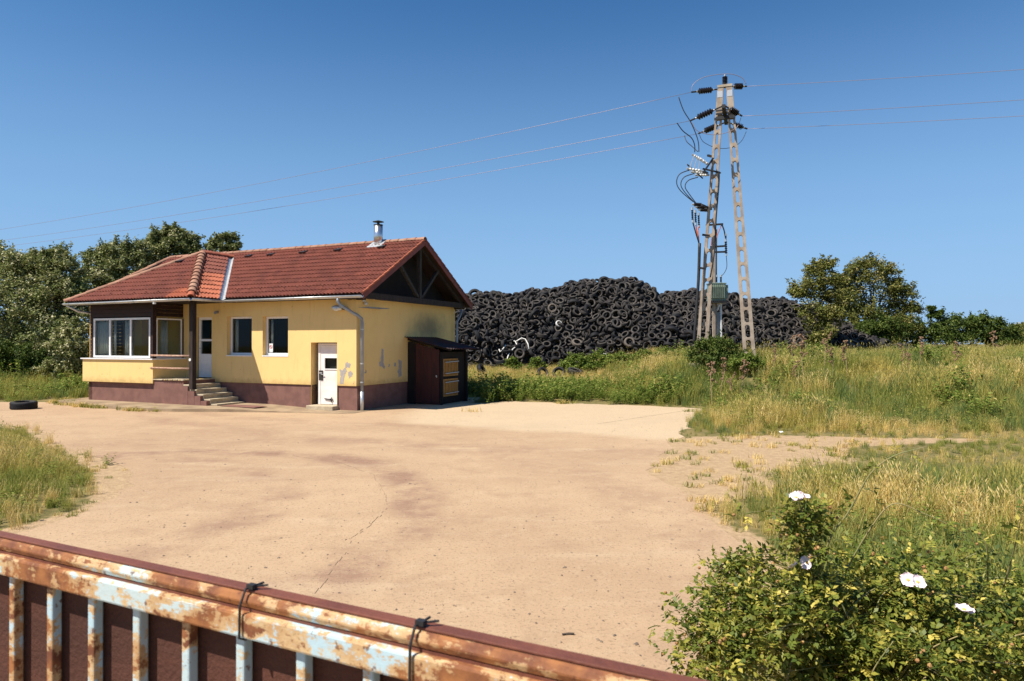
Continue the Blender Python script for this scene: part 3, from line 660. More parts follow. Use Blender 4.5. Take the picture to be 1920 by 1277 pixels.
# ridge and hip caps, one by one
def cap_mesh(L, r0, r1, th_=.016):
    b = MB(); n = 8
    for (r, y) in ((r0,0),(r1,L)):
        for k in range(n+1): a = math.pi*k/n; b.v.append((r*math.cos(a),y,r*math.sin(a)*.85))
    for k in range(n): b.f.append((k+1,k,n+1+k,n+2+k))
    k0 = len(b.v)
    for k in range(n+1): a = math.pi*k/n; b.v.append(((r0-th_*1.6)*math.cos(a),.0,(r0-th_*1.6)*math.sin(a)*.85))
    for k in range(n): b.f.append((k,k+1,k0+k+1,k0+k))
    return b.mesh('ridge_tile')
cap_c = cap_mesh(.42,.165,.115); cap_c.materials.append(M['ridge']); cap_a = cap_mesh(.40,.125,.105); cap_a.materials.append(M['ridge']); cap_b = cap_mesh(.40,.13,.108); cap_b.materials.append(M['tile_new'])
def caps(A, B, me, name, step=.36, lift=.012, last=None):
    A, B = Vector(A), Vector(B); L = (B-A).length; d_ = (B-A).normalized(); x = d_.cross(Vector((0,0,1))).normalized(); z = x.cross(d_)
    n = int(L/step)
    for k in range(n):
        p = A+d_*(k*L/n)+z*(lift+random.uniform(-.004,.004)); m = Matrix(((x.x,d_.x,z.x,p.x),(x.y,d_.y,z.y,p.y),(x.z,d_.z,z.z,p.z),(0,0,0,1))) @ Matrix.Rotation(random.uniform(-.02,.02),4,'Z')
        obj(name, (last if (last and k < 1) else me), None, roof, m)
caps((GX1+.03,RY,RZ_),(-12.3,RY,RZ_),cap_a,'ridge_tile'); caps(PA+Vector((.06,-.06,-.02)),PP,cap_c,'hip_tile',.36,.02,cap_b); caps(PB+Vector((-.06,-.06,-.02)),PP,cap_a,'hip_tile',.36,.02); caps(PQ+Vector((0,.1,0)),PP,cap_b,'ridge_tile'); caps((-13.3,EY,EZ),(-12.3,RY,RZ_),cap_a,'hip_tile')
# valley flashing
vf = MB(); up_v = (PQ-PV).normalized(); rgt = -vn
a0, a1 = PV-up_v*.10, PQ+up_v*.02
vf.quad(a0+Vector((0,0,.012)), a0+rgt*.10+Vector((0,0,.030))+Vector((0,0,rgt.y*.10*tan_m)), a1+rgt*.10+Vector((0,0,.030))+Vector((0,0,rgt.y*.10*tan_m)), a1+Vector((0,0,.012)))
vf.quad(a0+Vector((0,0,.012)), a1+Vector((0,0,.012)), a1+vn*.15+Vector((0,0,.03-vn.x*.15*.62)), a0+vn*.15+Vector((0,0,.03-vn.x*.15*.62)))
vfo = vf.build('valley_flashing', M['zinc'], roof); vfo.modifiers.new('s','SOLIDIFY').thickness = .004
# snow guards and vent tiles
un = Vector((0,-up_m.z,up_m.y)).normalized()
for k in range(11):
    p = Vector((.25-k*.53, EY, EZ))+up_m.normalized()*(TE*1.55); MB().bar(p+un*.03,p+un*.13,.018,.03).build('snow_guard', M['ridge'], roof)
for k in range(5):
    p = Vector((-7.1-k*.60,-1.8,3.68))+up_p.normalized()*(TE*1.1); MB().bar(p+un*.03,p+un*.13,.018,.03).build('snow_guard', M['ridge'], roof)
def vent(p):
    b = MB(); b.prism([(-.13,-.10),(.13,-.10),(.10,.12),(-.10,.12)],0,.012); b.bar((-.12,-.11,.03),(.12,-.11,.03),.012,.07); b.quad((-.13,-.12,.085),(.13,-.12,.085),(.11,.16,.02),(-.11,.16,.02))
    o = b.build('vent_tile', M['black_metal'], roof); o.matrix_local = Matrix.Translation(p) @ Matrix.Rotation(math.atan(tan_m),4,'X'); o.modifiers.new('s','SOLIDIFY').thickness = .01
for x in (-.95,-2.9,-4.55,-6.15,-7.3): vent(Vector((x,EY,EZ))+up_m.normalized()*(TE*11.3)+un*.05)
vent(Vector((-8.7,-1.8,3.68))+up_p.normalized()*(TE*9.0)+un*.05)
# bargeboards, gable truss
for s_ in (0, 1):
    y0_ = EY-.02 if s_ == 0 else BE+.02
    MB().bar((GX1+.012,y0_,EZ-.09),(GX1+.012,RY,RZ_-.085),.03,.17).build('bargeboard', M['barge'], roof)
    for k in range(13):       # verge tiles with turned-down edge
        a = Vector((GX1+.02,y0_,EZ)).lerp(Vector((GX1+.02,RY,RZ_)),k/13); b_ = Vector((GX1+.02,y0_,EZ)).lerp(Vector((GX1+.02,RY,RZ_)),(k+1.1)/13)
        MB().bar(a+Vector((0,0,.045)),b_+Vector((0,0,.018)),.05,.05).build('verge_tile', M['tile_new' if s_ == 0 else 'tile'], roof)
tr = empty('gable_truss'); tr.parent = house
TX = .32
MB().box((TX-.07,.0,3.60),(TX+.07,BE-.3,3.80)).build('tie_beam', M['wood_dark'], house)
MB().bar((TX,RY,3.80),(TX,RY,RZ_-.22),.13,.13,up=(0,1,0)).build('king_post', M['wood_grey'], house)
MB().bar((TX,RY-.12,3.84),(TX,RY-1.35,4.95),.10,.11,up=(1,0,0)).build('strut', M['wood_grey'], house); MB().bar((TX,RY+.12,3.84),(TX,RY+1.35,4.95),.10,.11,up=(1,0,0)).build('strut', M['wood_grey'], house)
for s_, ye in ((0,EY),(1,BE)): MB().bar((TX,ye+(.25 if s_ == 0 else -.25),EZ-.10),(TX,RY,RZ_-.22),.10,.14).build('rafter', M['wood_dark'], house)
bpy.data.objects.remove(tr)
gb = MB().poly([(-.25,EY+.4,WT),(-.25,BE-.4,WT),(-.25,RY,RZ_-.25)]); gbo = gb.build('gable_boarding', M['shed_dark'], house); gbo.modifiers.new('s','SOLIDIFY').thickness = .04
MB().box((-.34,.0,3.56),(.30,.10,3.70)).box((-.34,BE-.5,3.56),(.30,BE-.4,3.70)).build('wall_plate', M['wood_dark'], house)
# soffits
MB().box((GX1-.02,EY+.01,3.595),(-5.25,.0,3.62)).build('soffit', M['wood_dark'], house)
MB().box((-5.27,-1.76,3.60),(-11.42,.0,3.625)).build('soffit', M['wood_dark'], house)
MB().box((GX1-.02,EY-.005,3.58),(-5.25,EY+.02,3.70)).box((-5.24,-1.8,3.57),(-5.26,EY,3.68)).box((-5.26,-1.805,3.57),(-11.45,-1.785,3.67)).build('fascia', M['wood_dark'], house)
# gutters
def gutter(pts, r=.072):
    b = MB(); n = 8; P = [Vector(p) for p in pts]
    for i in range(len(P)-1):
        a, c = P[i], P[i+1]; d_ = (c-a).normalized(); x = d_.cross(Vector((0,0,1))).normalized(); k0 = len(b.v)
        for p in (a, c):
            for k in range(n+1): t = math.pi*k/n; b.v.append(tuple(p + x*math.cos(t)*r - Vector((0,0,1))*math.sin(t)*r))
        for k in range(n): b.f.append((k0+k,k0+k+1,k0+n+2+k,k0+n+1+k))
    o = b.build('gutter', M['zinc'], house, smooth=True); md = o.modifiers.new('s','SOLIDIFY'); md.thickness = .006; md.offset = 1
    for i in range(len(P)-1):       # hoops
        a, c = P[i], P[i+1]; d_ = (c-a).normalized(); x = d_.cross(Vector((0,0,1))).normalized(); L = (c-a).length
        for j in range(int(L/.85)+1):
            p = a+d_*min(j*.85+.1,L); MB().tube([p + x*math.cos(math.pi*k/8)*(r+.008) - Vector((0,0,1))*math.sin(math.pi*k/8)*(r+.008) for k in range(9)],.006,4).build('gutter_bracket', M['zinc'], o)
gutter([(GX1+.05,EY-.09,3.665),(-5.16,EY-.09,3.655)]); gutter([(-5.16,EY-.06,3.65),(-5.16,-1.88,3.645)]); gutter([(-5.14,-1.88,3.64),(-11.53,-1.88,3.615)])
dp = MB().tube([(-.33,EY-.09,3.60),(-.33,EY-.09,3.50),(-.28,EY-.04,3.38),(-.02,-.16,3.14),(.06,-.02,3.06),(.115,.12,2.96),(.12,.14,2.85),(.12,.14,.25)],.05,12).build('downpipe', M['zinc_dull'], house, smooth=True)
MB().tube([(.12,.14,.62),(.12,.14,.02)],.058,12).build('pipe_shoe', M['zinc'], dp, smooth=True)
for z in (1.5,.9,2.6): MB().tube([(.12,.14,z),(.12,.14,z+.035)],.057,12).build('pipe_clip', M['zinc'], dp)
MB().tube([(.05,BE+.05,3.55),(.05,BE-.1,3.3),(.05,HD+.08,3.05),(.05,HD+.08,.1)],.05,10).build('downpipe', M['zinc_dull'], house, smooth=True)
MB().tube([(-11.45,-1.85,3.55),(-11.35,-1.5,3.35),(-11.15,-.3,3.2),(-11.1,-.1,3.1),(-11.1,-.1,.1)],.045,10).build('downpipe', M['zinc'], house, smooth=True)
MB().lathe([(0,0),(.05,0),(.055,.05),(0,.07)],12,Matrix.Translation((-6.85,-1.88,3.49))).build('motion_sensor', M['pvc'], house)
# chimney flue
ch = MB().tube([(-1.34,3.1,5.75),(-1.34,3.1,6.55)],.165,20).build('chimney', M['steel'], house, smooth=True)
MB().lathe([(.172,0),(.172,.03),(.13,.03)],20,Matrix.Translation((-1.34,3.1,6.53))).lathe([(.05,0),(.05,.10)],8,Matrix.Translation((-1.34,3.1,6.56))).lathe([(.21,.0),(.20,.012),(.0,.07)],20,Matrix.Translation((-1.34,3.1,6.66))).lathe([(.21,.0),(.0,.0)],20,Matrix.Translation((-1.34,3.1,6.66))).build('chimney_cap', M['black_metal'], ch)
fl = MB().quad((-1.68,2.80,RZ_-.47*tan_m+.075),(-1.0,2.80,RZ_-.47*tan_m+.075),(-1.1,RY+.02,RZ_+.14),(-1.58,RY+.02,RZ_+.14)).build('chimney_flashing', M['zinc'], ch); fl.modifiers.new('s','SOLIDIFY').thickness = .004
# bulkhead lamp, camera, wire tray, small junction box
lmp = MB().lathe([(0,-.24),(.05,-.22),(.085,-.12),(.09,0),(.08,.10),(.0,.13)],16,Matrix.Translation((-.58,-.16,3.31)) @ Matrix.Rotation(R(90),4,'Y') @ Matrix.Rotation(R(-14),4,'X')).build('wall_lamp', M['zinc'], house, smooth=True)
MB().tube([(-.45,-.14,3.30),(-.36,-.08,3.28),(-.34,0,3.27)],.045,8).build('lamp_arm', M['black_metal'], lmp); MB().lathe([(0,-.20),(.07,-.10),(.078,.02),(0,.06)],16,Matrix.Translation((-.60,-.185,3.285)) @ Matrix.Rotation(R(90),4,'Y')).build('lens', M['porcelain_white'], lmp, smooth=True)
sc_ = MB().box((.01,.30,3.52),(.05,.44,3.68)).bar((.05,.37,3.62),(.24,.30,3.70),.03,.03).build('security_camera', M['pvc'], house)
MB().bar((.14,.16,3.70),(.34,.52,3.63),.075,.075).build('camera_body', M['pvc'], sc_, bevel=.01); MB().lathe([(0,-.05),(.05,-.045),(.06,0),(.05,.05),(0,.055)],10,Matrix.Translation((.09,.38,3.46))).build('junction_box', M['porcelain_white'], sc_, smooth=True)
wt = MB()
for k in range(16): wt.bar((.02,.10+k*.075,3.32),(.42,.10+k*.075,3.34),.007,.007)
for k in range(4): wt.bar((.05+k*.12,.06,3.325),(.05+k*.12,1.26,3.325),.009,.009)
wt.build('wire_tray', M['zinc_dull'], house)
MB().tube([(-6.0,-.01,3.28),(-6.0,-.10,3.27)],.05,8).lathe([(0,-.05),(.05,-.02),(.05,.04),(0,.06)],10,Matrix.Translation((-6.0,-.12,3.25))).build('bell', M['zinc_dull'], house)
MB().box((-4.5,-1.3,.105),(-3.0,-.75,.115)).build('manhole_cover', M['plinth'], house)

# ------------------------------------------------------------------ lean-to shed on the gable wall
shed = empty('lean_to_shed', HM @ Vector((.0,3.0,0)), HA); tag(shed, 'maroon lean-to shed with dark corrugated roof against the gable wall', 'shed')
SW, SD = 1.42, 1.95                       # out from the wall, along the wall
MB().box((.01,-.0,0),(.32,.03,2.22)).build('board', M['shed_dark'], shed)
k = 0; x = .33
while x < 1.30:
    MB().box((x,.012-.004*(k % 2),.03),(x+.158,.04,2.24-.25*x)).build('board', M['shed_red'], shed); x += .162; k += 1
MB().box((1.20,-.022,.96),(1.225,.0,1.0)).lathe([(0,0),(.028,.01),(.028,.03),(0,.04)],10,Matrix.Translation((1.21,-.01,1.02)) @ Matrix.Rotation(R(90),4,'X')).build('door_knob', M['alu'], shed)
for (px_, py_) in ((SW-.1,.0),(SW-.1,SD-.1),(.02,SD-.1)): MB().box((px_,py_,0),(px_+.1,py_+.1,2.20-.25*px_)).build('post', M['shed_dark'], shed)
MB().box((SW-.12,.11,.02),(SW-.10,SD-.11,1.86)).box((.05,SD-.06,0),(SW-.1,SD-.03,2.0)).build('dark_lining', M['shed_dark'], shed)
for z0_, z1_ in ((.28,.90),(1.0,1.62)):
    fr_ = MB(); X = SW-.06; y0_, y1_ = .14, 1.22
    fr_.box((X,y0_,z0_),(X+.04,y0_+.06,z1_)); fr_.box((X,y1_-.06,z0_),(X+.04,y1_,z1_)); fr_.box((X,y0_+.06,z0_),(X+.04,y1_-.06,z0_+.05)); fr_.box((X,y0_+.06,z1_-.05),(X+.04,y1_-.06,z1_)); lo = fr_.build('lattice_panel', M['lattice'], shed)
    MB().box((X-.005,y0_+.05,z0_+.04),(X+.01,y1_-.05,z1_-.04)).build('lattice_back', M['lattice'], lo)
    for q in range(7): MB().box((X+.012,y0_+.06,z0_+.09+q*.068),(X+.03,y1_-.06,z0_+.12+q*.068)).build('slat', M['lattice'], lo)
    for q in range(4): MB().box((X+.032,y0_+.16+q*.23,z0_+.05),(X+.044,y0_+.19+q*.23,z1_-.05)).build('slat', M['lattice'], lo)
    MB().tube([(X+.07,y0_+.1,z0_+.1),(X+.07,y1_,z0_+.12)],.016,6).build('rod', M['alu'], lo); MB().tube([(X+.07,y0_+.1,z1_-.12),(X+.07,y1_,z1_-.10)],.016,6).build('rod', M['alu'], lo)
tn = MB(); n = 56; y0_, y1_ = -.22, SD+.15
for k in range(n+1):
    y = y0_+(y1_-y0_)*k/n; dz = .022*math.sin(k*1.57)
    tn.v += [(.0,y,2.40+dz),(SW+.42,y,1.98+dz)]
for k in range(n): tn.f.append((2*k,2*k+1,2*k+3,2*k+2))
tno = tn.build('roof', M['tin'], shed); tno.modifiers.new('s','SOLIDIFY').thickness = .006
for y in (.02,SD-.05): MB().bar((0,y,2.33),(SW+.36,y,1.93),.05,.07).build('rafter', M['shed_dark'], shed)

# ------------------------------------------------------------------ gate in the foreground
GO = Vector((-.915, 1.22, 0)); gate = empty('metal_gate', GO, math.atan2(-.44, .898)); tag(gate, 'rusty blue painted metal gate with vertical bars and brown sheet behind', 'gate')
ZT = 1.805                                 # top; local x runs right along the gate, -y towards the camera
def rail(name, x0, x1, y0, y1, z0, z1, mat, bev=.004, parent=gate): return MB().box((x0,y0,z0),(x1,y1,z1)).build(name, M[mat], parent, bevel=bev)
rail('top_rail', -.9, 2.3, .0, .026, ZT-.026, ZT-.0035, 'rust_top', .010)
rail('capping', -.9, 2.3, .0065, .0265, ZT-.0034, ZT, 'brown_paint', .001)
rail('rail', -.9, 2.3, -.006, .030, ZT-.064, ZT-.029, 'rust', .004)
rail('gap_strip', -.9, 2.3, .004, .026, ZT-.030, ZT-.025, 'brown_paint', 0)
for i in range(-8, 20):
    x = .020+.112*i; rail('bar', x, x+.017, .005, .022, .12, ZT-.0645, 'rust_bar', .003)
rail('rail', -.9, 2.3, -.004, .030, .08, .12, 'rust', .004)
rail('sheet', -.9, 2.3, .0265, .0295, .10, ZT-.066, 'panel', 0)
for x in (.605, .888):
    p = [(x,.033,ZT+.002),(x,.0,ZT+.003),(x-.001,-.009,ZT-.018),(x-.001,-.010,ZT-.062),(x,.0,ZT-.067),(x,.026,ZT-.068)]
    t = MB().tube(p,.0018,6).build('cable_tie', M['black_metal'], gate); MB().box((x-.003,.004,ZT+.002),(x+.009,.013,ZT+.008)).build('tie_head', M['black_metal'], t); MB().bar((x+.006,.010,ZT+.005),(x+.022,.020,ZT+.006),.003,.002).build('tie_tail', M['black_metal'], t)

# ------------------------------------------------------------------ tyres
def tyre_geom(R_, w, hole, ns=18, tread=True):
    h = w/2; prof = [(hole,-h*.62),(hole+(R_-hole)*.35,-h*.98),(R_-.05*R_,-h*.86),(R_,-h*.62),(R_*.985,-h*.15),(R_*.985,h*.15),(R_,h*.62),(R_-.05*R_,h*.86),(hole+(R_-hole)*.35,h*.98),(hole,h*.62),(R_*.9,h*.5),(R_*.9,-h*.5)]
    return MB().lathe(prof, ns, closed=True)
TY = [tyre_geom(.345,.21,.205), tyre_geom(.37,.25,.215), tyre_geom(.33,.185,.20), tyre_geom(.54,.30,.29,22), tyre_geom(.41,.28,.24)]
ty_me = []
for g_ in TY:
    me = g_.mesh('tyre', True); me.attributes.new('bead','FLOAT','POINT').data.foreach_set('value', np.array([1.,.35,0,0,0,0,0,0,.35,1.,0,0]*(len(g_.v)//12), dtype=np.float32)); me.materials.append(M['tyre']); ty_me.append(me)
prof_px = [(780,566),(860,556),(900,552),(950,550),(1000,546),(1040,547),(1060,540),(1090,530),(1130,524),(1180,524),(1210,538),(1228,553),(1250,555),(1270,548),(1300,547),(1330,551),(1400,562),(1450,562),(1500,568),(1540,583),(1575,610),(1605,628),(1640,652)]
CY = 52.5
hx = np.array([(p-960)/F*CY for p,_ in prof_px]); hz = np.array([EYE+(HZ-q)/F*CY-.25 for _,q in prof_px])
def heap(x, y):
    g = height(x, y); T = np.interp(x, hx, hz); y0 = 45.2 + .8*np.sin(x*.35) + .6*np.clip((x-4)/10,0,1)
    f = np.clip((y-y0)/(CY-y0), 0, 1); up = np.sin(f*math.pi/2)**.9; back = 1-sst((y-CY-3)/8)*.9
    lump = .28*(vnoise(x,y,.55,2)-.5)*2*np.clip(f*4,0,1)
    return np.maximum(g-.3, g+(T-g)*up*back + lump)
r_t = np.random.default_rng(11); spots = []
for layer, (sp, off) in enumerate(((.545,.08),(.56,-.28),(.80,-.60))):
    y = 44.6
    while y < 58:
        x = hx[0]-1
        slope = float(np.hypot(1, (heap(8., y+.3)-heap(8., y-.3))/.6)); dy = sp*.86/min(slope, 2.2)
        while x < hx[-1]+.3:
            xx = x+r_t.normal(0,.14); yy = y+r_t.normal(0,.12); z = float(heap(xx,yy)); gz = float(height(xx,yy))
            if z > gz+.12:
                e = .25; nrm = Vector((-(float(heap(xx+e,yy))-float(heap(xx-e,yy)))/(2*e), -(float(heap(xx,yy+e))-float(heap(xx,yy-e)))/(2*e), 1)).normalized()
                spots.append((Vector((xx,yy,z))+nrm*(off+r_t.normal(0,.05)), nrm, layer))
            x += sp*r_t.uniform(.9,1.1)
        y += dy
def tyre_matrix(p, nrm, r):
    mode = r.random()
    tgt = nrm if mode < .45 else Vector((0,-.7,.5)) if mode < .6 else Vector(r.normal(0,1,3))
    ax = (tgt.normalized()*1.0 + Vector(r.normal(0,.45,3))).normalized()
    s = r.uniform(.80,1.02); return Matrix.Translation(p) @ ax.to_track_quat('Z','Y').to_matrix().to_4x4() @ Matrix.Rotation(r.uniform(0,6.28),4,'Z') @ Matrix.Diagonal((s*(1 if r.random() < .6 else r.uniform(.72,.95)), s, s*r.uniform(.8,1.25), 1))
allty = []
for p, nrm, layer in spots:
    q = r_t.random(); kind = 3 if q < .035 else 4 if q < .2 else 1 if q < .5 else 2 if q < .68 else 0
    allty.append((tyre_matrix(p, nrm, r_t), kind, layer, p))
vis = sorted([a for a in allty if a[2] == 0 and a[3].y < 53.2 and a[3].x > -4.2], key=lambda a: a[3].y - (14 if a[1] == 3 else 0) + 3*r_t.random())
def tyre_label(p, kind):
    px = 960+F*p.x/p.y; f = (p.z-float(height(p.x,p.y)))/max(float(np.interp(p.x,hx,hz))-float(height(p.x,p.y)),.5)
    zone = 'left part of the heap by the house' if px < 1030 else 'tall hump of the heap' if px < 1225 else 'dip of the heap left of the pole' if px < 1310 else 'heap seen between the pole legs' if px < 1395 else 'right part of the heap'
    lev = 'at the foot of the ' if f < .30 else 'midway up the ' if f < .75 else 'near the top of the '
    return ('worn black tyre ','wide black tyre ','narrow black tyre ','large truck tyre ','fat black tyre ')[kind]+lev+zone
for m4, kind, _, p in vis[:300]:
    o = obj('tyre', ty_me[kind], None, None, m4); tag(o, tyre_label(p, kind), 'tyre', 'tyres piled up in the big heap')
chosen = set(id(a) for a in vis[:300]); VV, FF, TT, n0, BB = [], [], [], 0, []
tv = [np.array(g_.v) for g_ in TY]; tf = [np.array(g_.f) for g_ in TY]
for a in allty:
    if id(a) in chosen: continue
    m = np.array(a[0]); v = tv[a[1]] @ m[:3,:3].T + m[:3,3]; VV.append(v); FF.append(tf[a[1]]+n0); TT.append(np.full(len(v), r_t.random()*.5)); BB.append(np.array([1.,.35,0,0,0,0,0,0,.35,1.,0,0]*(len(v)//12))); n0 += len(v)
cxs = np.arange(hx[0]-1, hx[-1], .6); cys = np.arange(45.8, 60, .6); KX, KY = np.meshgrid(cxs, cys); KZ = np.maximum(heap(KX, KY)-.75, height(KX, KY)-.3)
ki = np.arange(KX.size).reshape(KX.shape); VV.append(np.stack([KX,KY,KZ],-1).reshape(-1,3)); FF.append(np.stack([ki[:-1,:-1],ki[:-1,1:],ki[1:,1:],ki[1:,:-1]],-1).reshape(-1,4)+n0); TT.append(np.zeros(KX.size)); BB.append(np.zeros(KX.size))
hp_me = np_mesh('tyre_heap', np.concatenate(VV), np.concatenate(FF), np.concatenate(TT)); hp_me.polygons.foreach_set('use_smooth',[True]*len(hp_me.polygons))
hp_me.attributes.new('bead','FLOAT','POINT').data.foreach_set('value', np.concatenate(BB).astype(np.float32))
hp = obj('tyre_heap', hp_me, M['tyre']); tag(hp, 'huge dark heap of scrap tyres beyond the weeds', 'tyre heap', kind='stuff')
def loose(px, py, Y, ax, kind, label, mat=None, z=None, sc=1.0, group=None):
    p = at(px, py, Y); 
    if z is not None: p.z = z
    me = ty_me[kind]
    if mat: me = me.copy(); me.materials.clear(); me.materials.append(M[mat])
    o = obj('tyre', me, None, None, Matrix.Translation(p) @ Vector(ax).normalized().to_track_quat('Z','Y').to_matrix().to_4x4() @ Matrix.Scale(sc,4)); return tag(o, label, 'tyre', group)
def on_heap(px, py):
    for Y in np.arange(44.0, 56, .05):
        p = at(px, py, Y)
        if heap(p.x, p.y) >= p.z: break
    return Y-.40
loose(45,765,22.6,(.03,-.05,1),1,'single black tyre lying flat on the yard at its left edge',z=.125,sc=1.05)
loose(1048,607,on_heap(1048,607),(.45,-1,.45),0,'white painted ring-like tyre high on the black heap','tyre_white',sc=.72)
loose(1133,667,on_heap(1133,667),(.1,-.5,1),2,'pale dusty tyre lying flat at the foot of the heap above the weeds','tyre_white',sc=.8)
loose(1036,578,on_heap(1036,578),(.0,-1,.2),0,'rust brown tyre standing on edge in the upper heap','tyre_dusty')
loose(1082,643,on_heap(1082,643),(.2,-.6,.8),1,'dusty grey tyre tilted at the heap foot beside the hedge','tyre_dusty')
loose(1180,642,on_heap(1180,642),(.1,-.9,.4),1,'dusty tyre facing the yard low on the heap, behind the hedge','tyre_dusty')
loose(1496,547+95,on_heap(1496,642),(.3,-.8,.5),4,'dusty grey tyre leaning at the heap foot near the right trees','tyre_dusty',sc=1.1)
loose(1600,645,on_heap(1600,648),(.2,-.6,.9),4,'tyre lying on the rightmost tail of the heap by the dark bushes','tyre_dusty')
for px_, py_, Y_, ax_, k_, lab in ((903,689,38,(1,-.3,.5),1,'black tyre half sunk in dry grass just right of the shed'),(1018,706,35.5,(.5,-.7,.4),2,'leftmost small tyre lying in the dry grass before the heap'),(1048,704,35.5,(-.3,-1,.5),0,'open ring tyre standing in the dry grass before the hedge'),(1078,703,36,(.2,-.2,1),4,'flat tyre with visible tread in the dry grass by the hedge')):
    p = at(px_,py_,Y_); loose(px_,py_,Y_,ax_,k_,lab,z=float(height(p.x,p.y))+.30)
# white hoses thrown on the heap
for i, (pts, lab) in enumerate((([(948,690),(950,676),(954,664),(962,654),(970,648),(966,640),(957,638)],'long white hose hanging down the left part of the heap'),([(968,640),(978,634),(985,636),(990,645),(992,655)],'short curved white hose arching over tyres beside the long one'),([(936,655),(937,660),(942,656),(948,647)],'small bent loop of white hose at the left end of the heap'))):
    P = [at(a, b, on_heap(a,b)+.05) for a, b in pts]; MBh = MB().tube(P,.042,6); o = MBh.build('white_hose', M['white_hose'], None, smooth=True); tag(o, lab, 'hose', 'white hoses on the heap')

# ------------------------------------------------------------------ concrete A-frame power pole
PY_ = 28.5
pb = at(1360, 680, PY_); pb.z = float(height(pb.x, pb.y)); PAz = -R(20)
pyl = empty('power_pole', pb, PAz); tag(pyl, 'tall A-shaped concrete lattice power pole with insulators and switchgear', 'power pole')
PM = Matrix.Translation(pb) @ Matrix.Rotation(PAz, 4, 'Z'); PI = PM.inverted()
ZTOP = at(1347,163,PY_).z - pb.z
def leg(sx):
    """one vierendeel leg: two tapering chords joined by rungs, solid at the head"""
    b = MB(); xb, xt = sx*1.02, sx*.17; W0, W1, D0, D1 = .51, .25, .25, .16; ZB = -.4
    def c(z): f = (z-ZB)/(ZTOP-ZB); return xb+(xt-xb)*f, W0+(W1-W0)*f, D0+(D1-D0)*f
    def sec(z, xa, xb_, d): return [(xa,-d/2,z),(xb_,-d/2,z),(xb_,d/2,z),(xa,d/2,z)]
    def block(z0, z1, lo, hi):
        n = len(b.v)
        for z in (z0, z1):
            x, w, d = c(z); b.v += sec(z, x+lo*w/2, x+hi*w/2, d)
        b.f += [tuple(n+i for i in q) for q in ((3,2,1,0),(4,5,6,7),(0,1,5,4),(1,2,6,5),(2,3,7,6),(3,0,4,7))]
    zs = ZTOP-1.35
    for lo, hi in ((-1,-.40),(.40,1)):
        z = ZB
        while z < zs-.01: block(z, min(z+1.2, zs), lo, hi); z += 1.2
    block(zs, ZTOP, -1, 1)
    z = ZB+.35; k = 0
    while z < zs-.2:                       # rungs with chamfered haunches
        x, w, d = c(z); block(z, z+.11, -0.402, 0.402)
        for s in (-1, 1):
            for up in (-1, 1):
                z0 = z+(.11 if up > 0 else 0); n = len(b.v); xi = x+s*0.402*w/2
                for y in (-d/2+.002, d/2-.002): b.v += [(xi,y,z0),(xi-s*.05,y,z0),(xi,y,z0+up*.06)]
                b.f += [(n,n+1,n+2),(n+5,n+4,n+3),(n,n+3,n+4,n+1),(n+1,n+4,n+5,n+2),(n+2,n+5,n+3,n)]
        z += .62; k += 1
    o = b.build('leg', M['pole'], pyl)
    bmm = bmesh.new(); bmm.from_mesh(o.data); bmesh.ops.recalc_face_normals(bmm, faces=bmm.faces[:]); bmm.to_mesh(o.data); bmm.free(); return o
for s in (-1, 1): leg(s)
for s in (-1, 1): MB().box((s*1.02-.45,-.35,-.3),(s*1.02+.45,.35,.22)).build('footing', M['concrete'], pyl, bevel=.03)
def lp(px, py, dy=0.0): return PI @ at(px, py, PY_+dy)
def insul(a, b, r=.075, n=8, mat='porcelain', name='insulator', parent=pyl):
    """ribbed insulator from a to b with metal end caps"""
    a, b = Vector(a), Vector(b); L = (b-a).length; q = (b-a).normalized().to_track_quat('Z','Y').to_matrix().to_4x4(); prof = [(0,0),(r*.35,0)]
    for k in range(n): z = L*(.08+.84*k/n); dz = L*.84/n; prof += [(r*.5,z),(r,z+dz*.35),(r,z+dz*.6),(r*.5,z+dz*.95)]
    prof += [(r*.35,L),(0,L)]
    o = MB().lathe(prof, 12, Matrix.Translation(a) @ q).build(name, M[mat], parent, smooth=False)
    for e, d_ in ((a,1),(b,-1)):
        u = (b-a).normalized()*d_; MB().tube([e-u*.05, e+u*.06], .04, 8).build('end_cap', M['alu'], o)
    return o
zb1 = ZTOP-1.25
MB().box((-.30,-.10,ZTOP),(.30,.10,ZTOP+.10)).build('head_plate', M['concrete'], pyl); insul((0,0,ZTOP+.12),(0,0,ZTOP+.48),.11,5,name='pin_insulator')
MB().box((-.30,-.09,ZTOP-.42),(-.09,-.075,ZTOP-.16)).build('splice_plate', M['alu'], pyl); MB().box((.09,-.09,ZTOP-.42),(.30,-.075,ZTOP-.16)).build('splice_plate', M['alu'], pyl)
zc = lp(1350,214).z
for k, dz in enumerate((-.14,.0,.14)): MB().bar((-.36,-.16,zc+dz),(.36,-.16,zc+dz),.05,.06).bar((-.36,.14,zc+dz),(.36,.14,zc+dz),.05,.06).build('clamp_bar', M['black_metal'], pyl)
MB().bar((0,-1.15,zc-.02),(0,1.15,zc-.02),.14,.14).build('cross_arm', M['black_metal'], pyl); MB().bar((-.42,-.17,zc-.2),(.42,-.17,zc-.2),.08,.09).build('clamp_bar', M['black_metal'], pyl)
wl, wr = [], []
def strain(pl, pr, al, ar):
    for a, e, out in ((al, pl, wl), (ar, pr, wr)):
        a, e = Vector(a), Vector(e); m0 = a.lerp(e,.28); insul(m0, a.lerp(e,.80), .13, 6, name='strain_insulator'); MB().tube([a, m0],.03,6).build('shackle', M['black_metal'], pyl); MB().tube([a.lerp(e,.78), e],.035,6).build('clamp', M['black_metal'], pyl); out.append(PM @ e)
strain(lp(1297,172), lp(1401,161), (-.15,0,ZTOP-.04), (.15,0,ZTOP+.02))
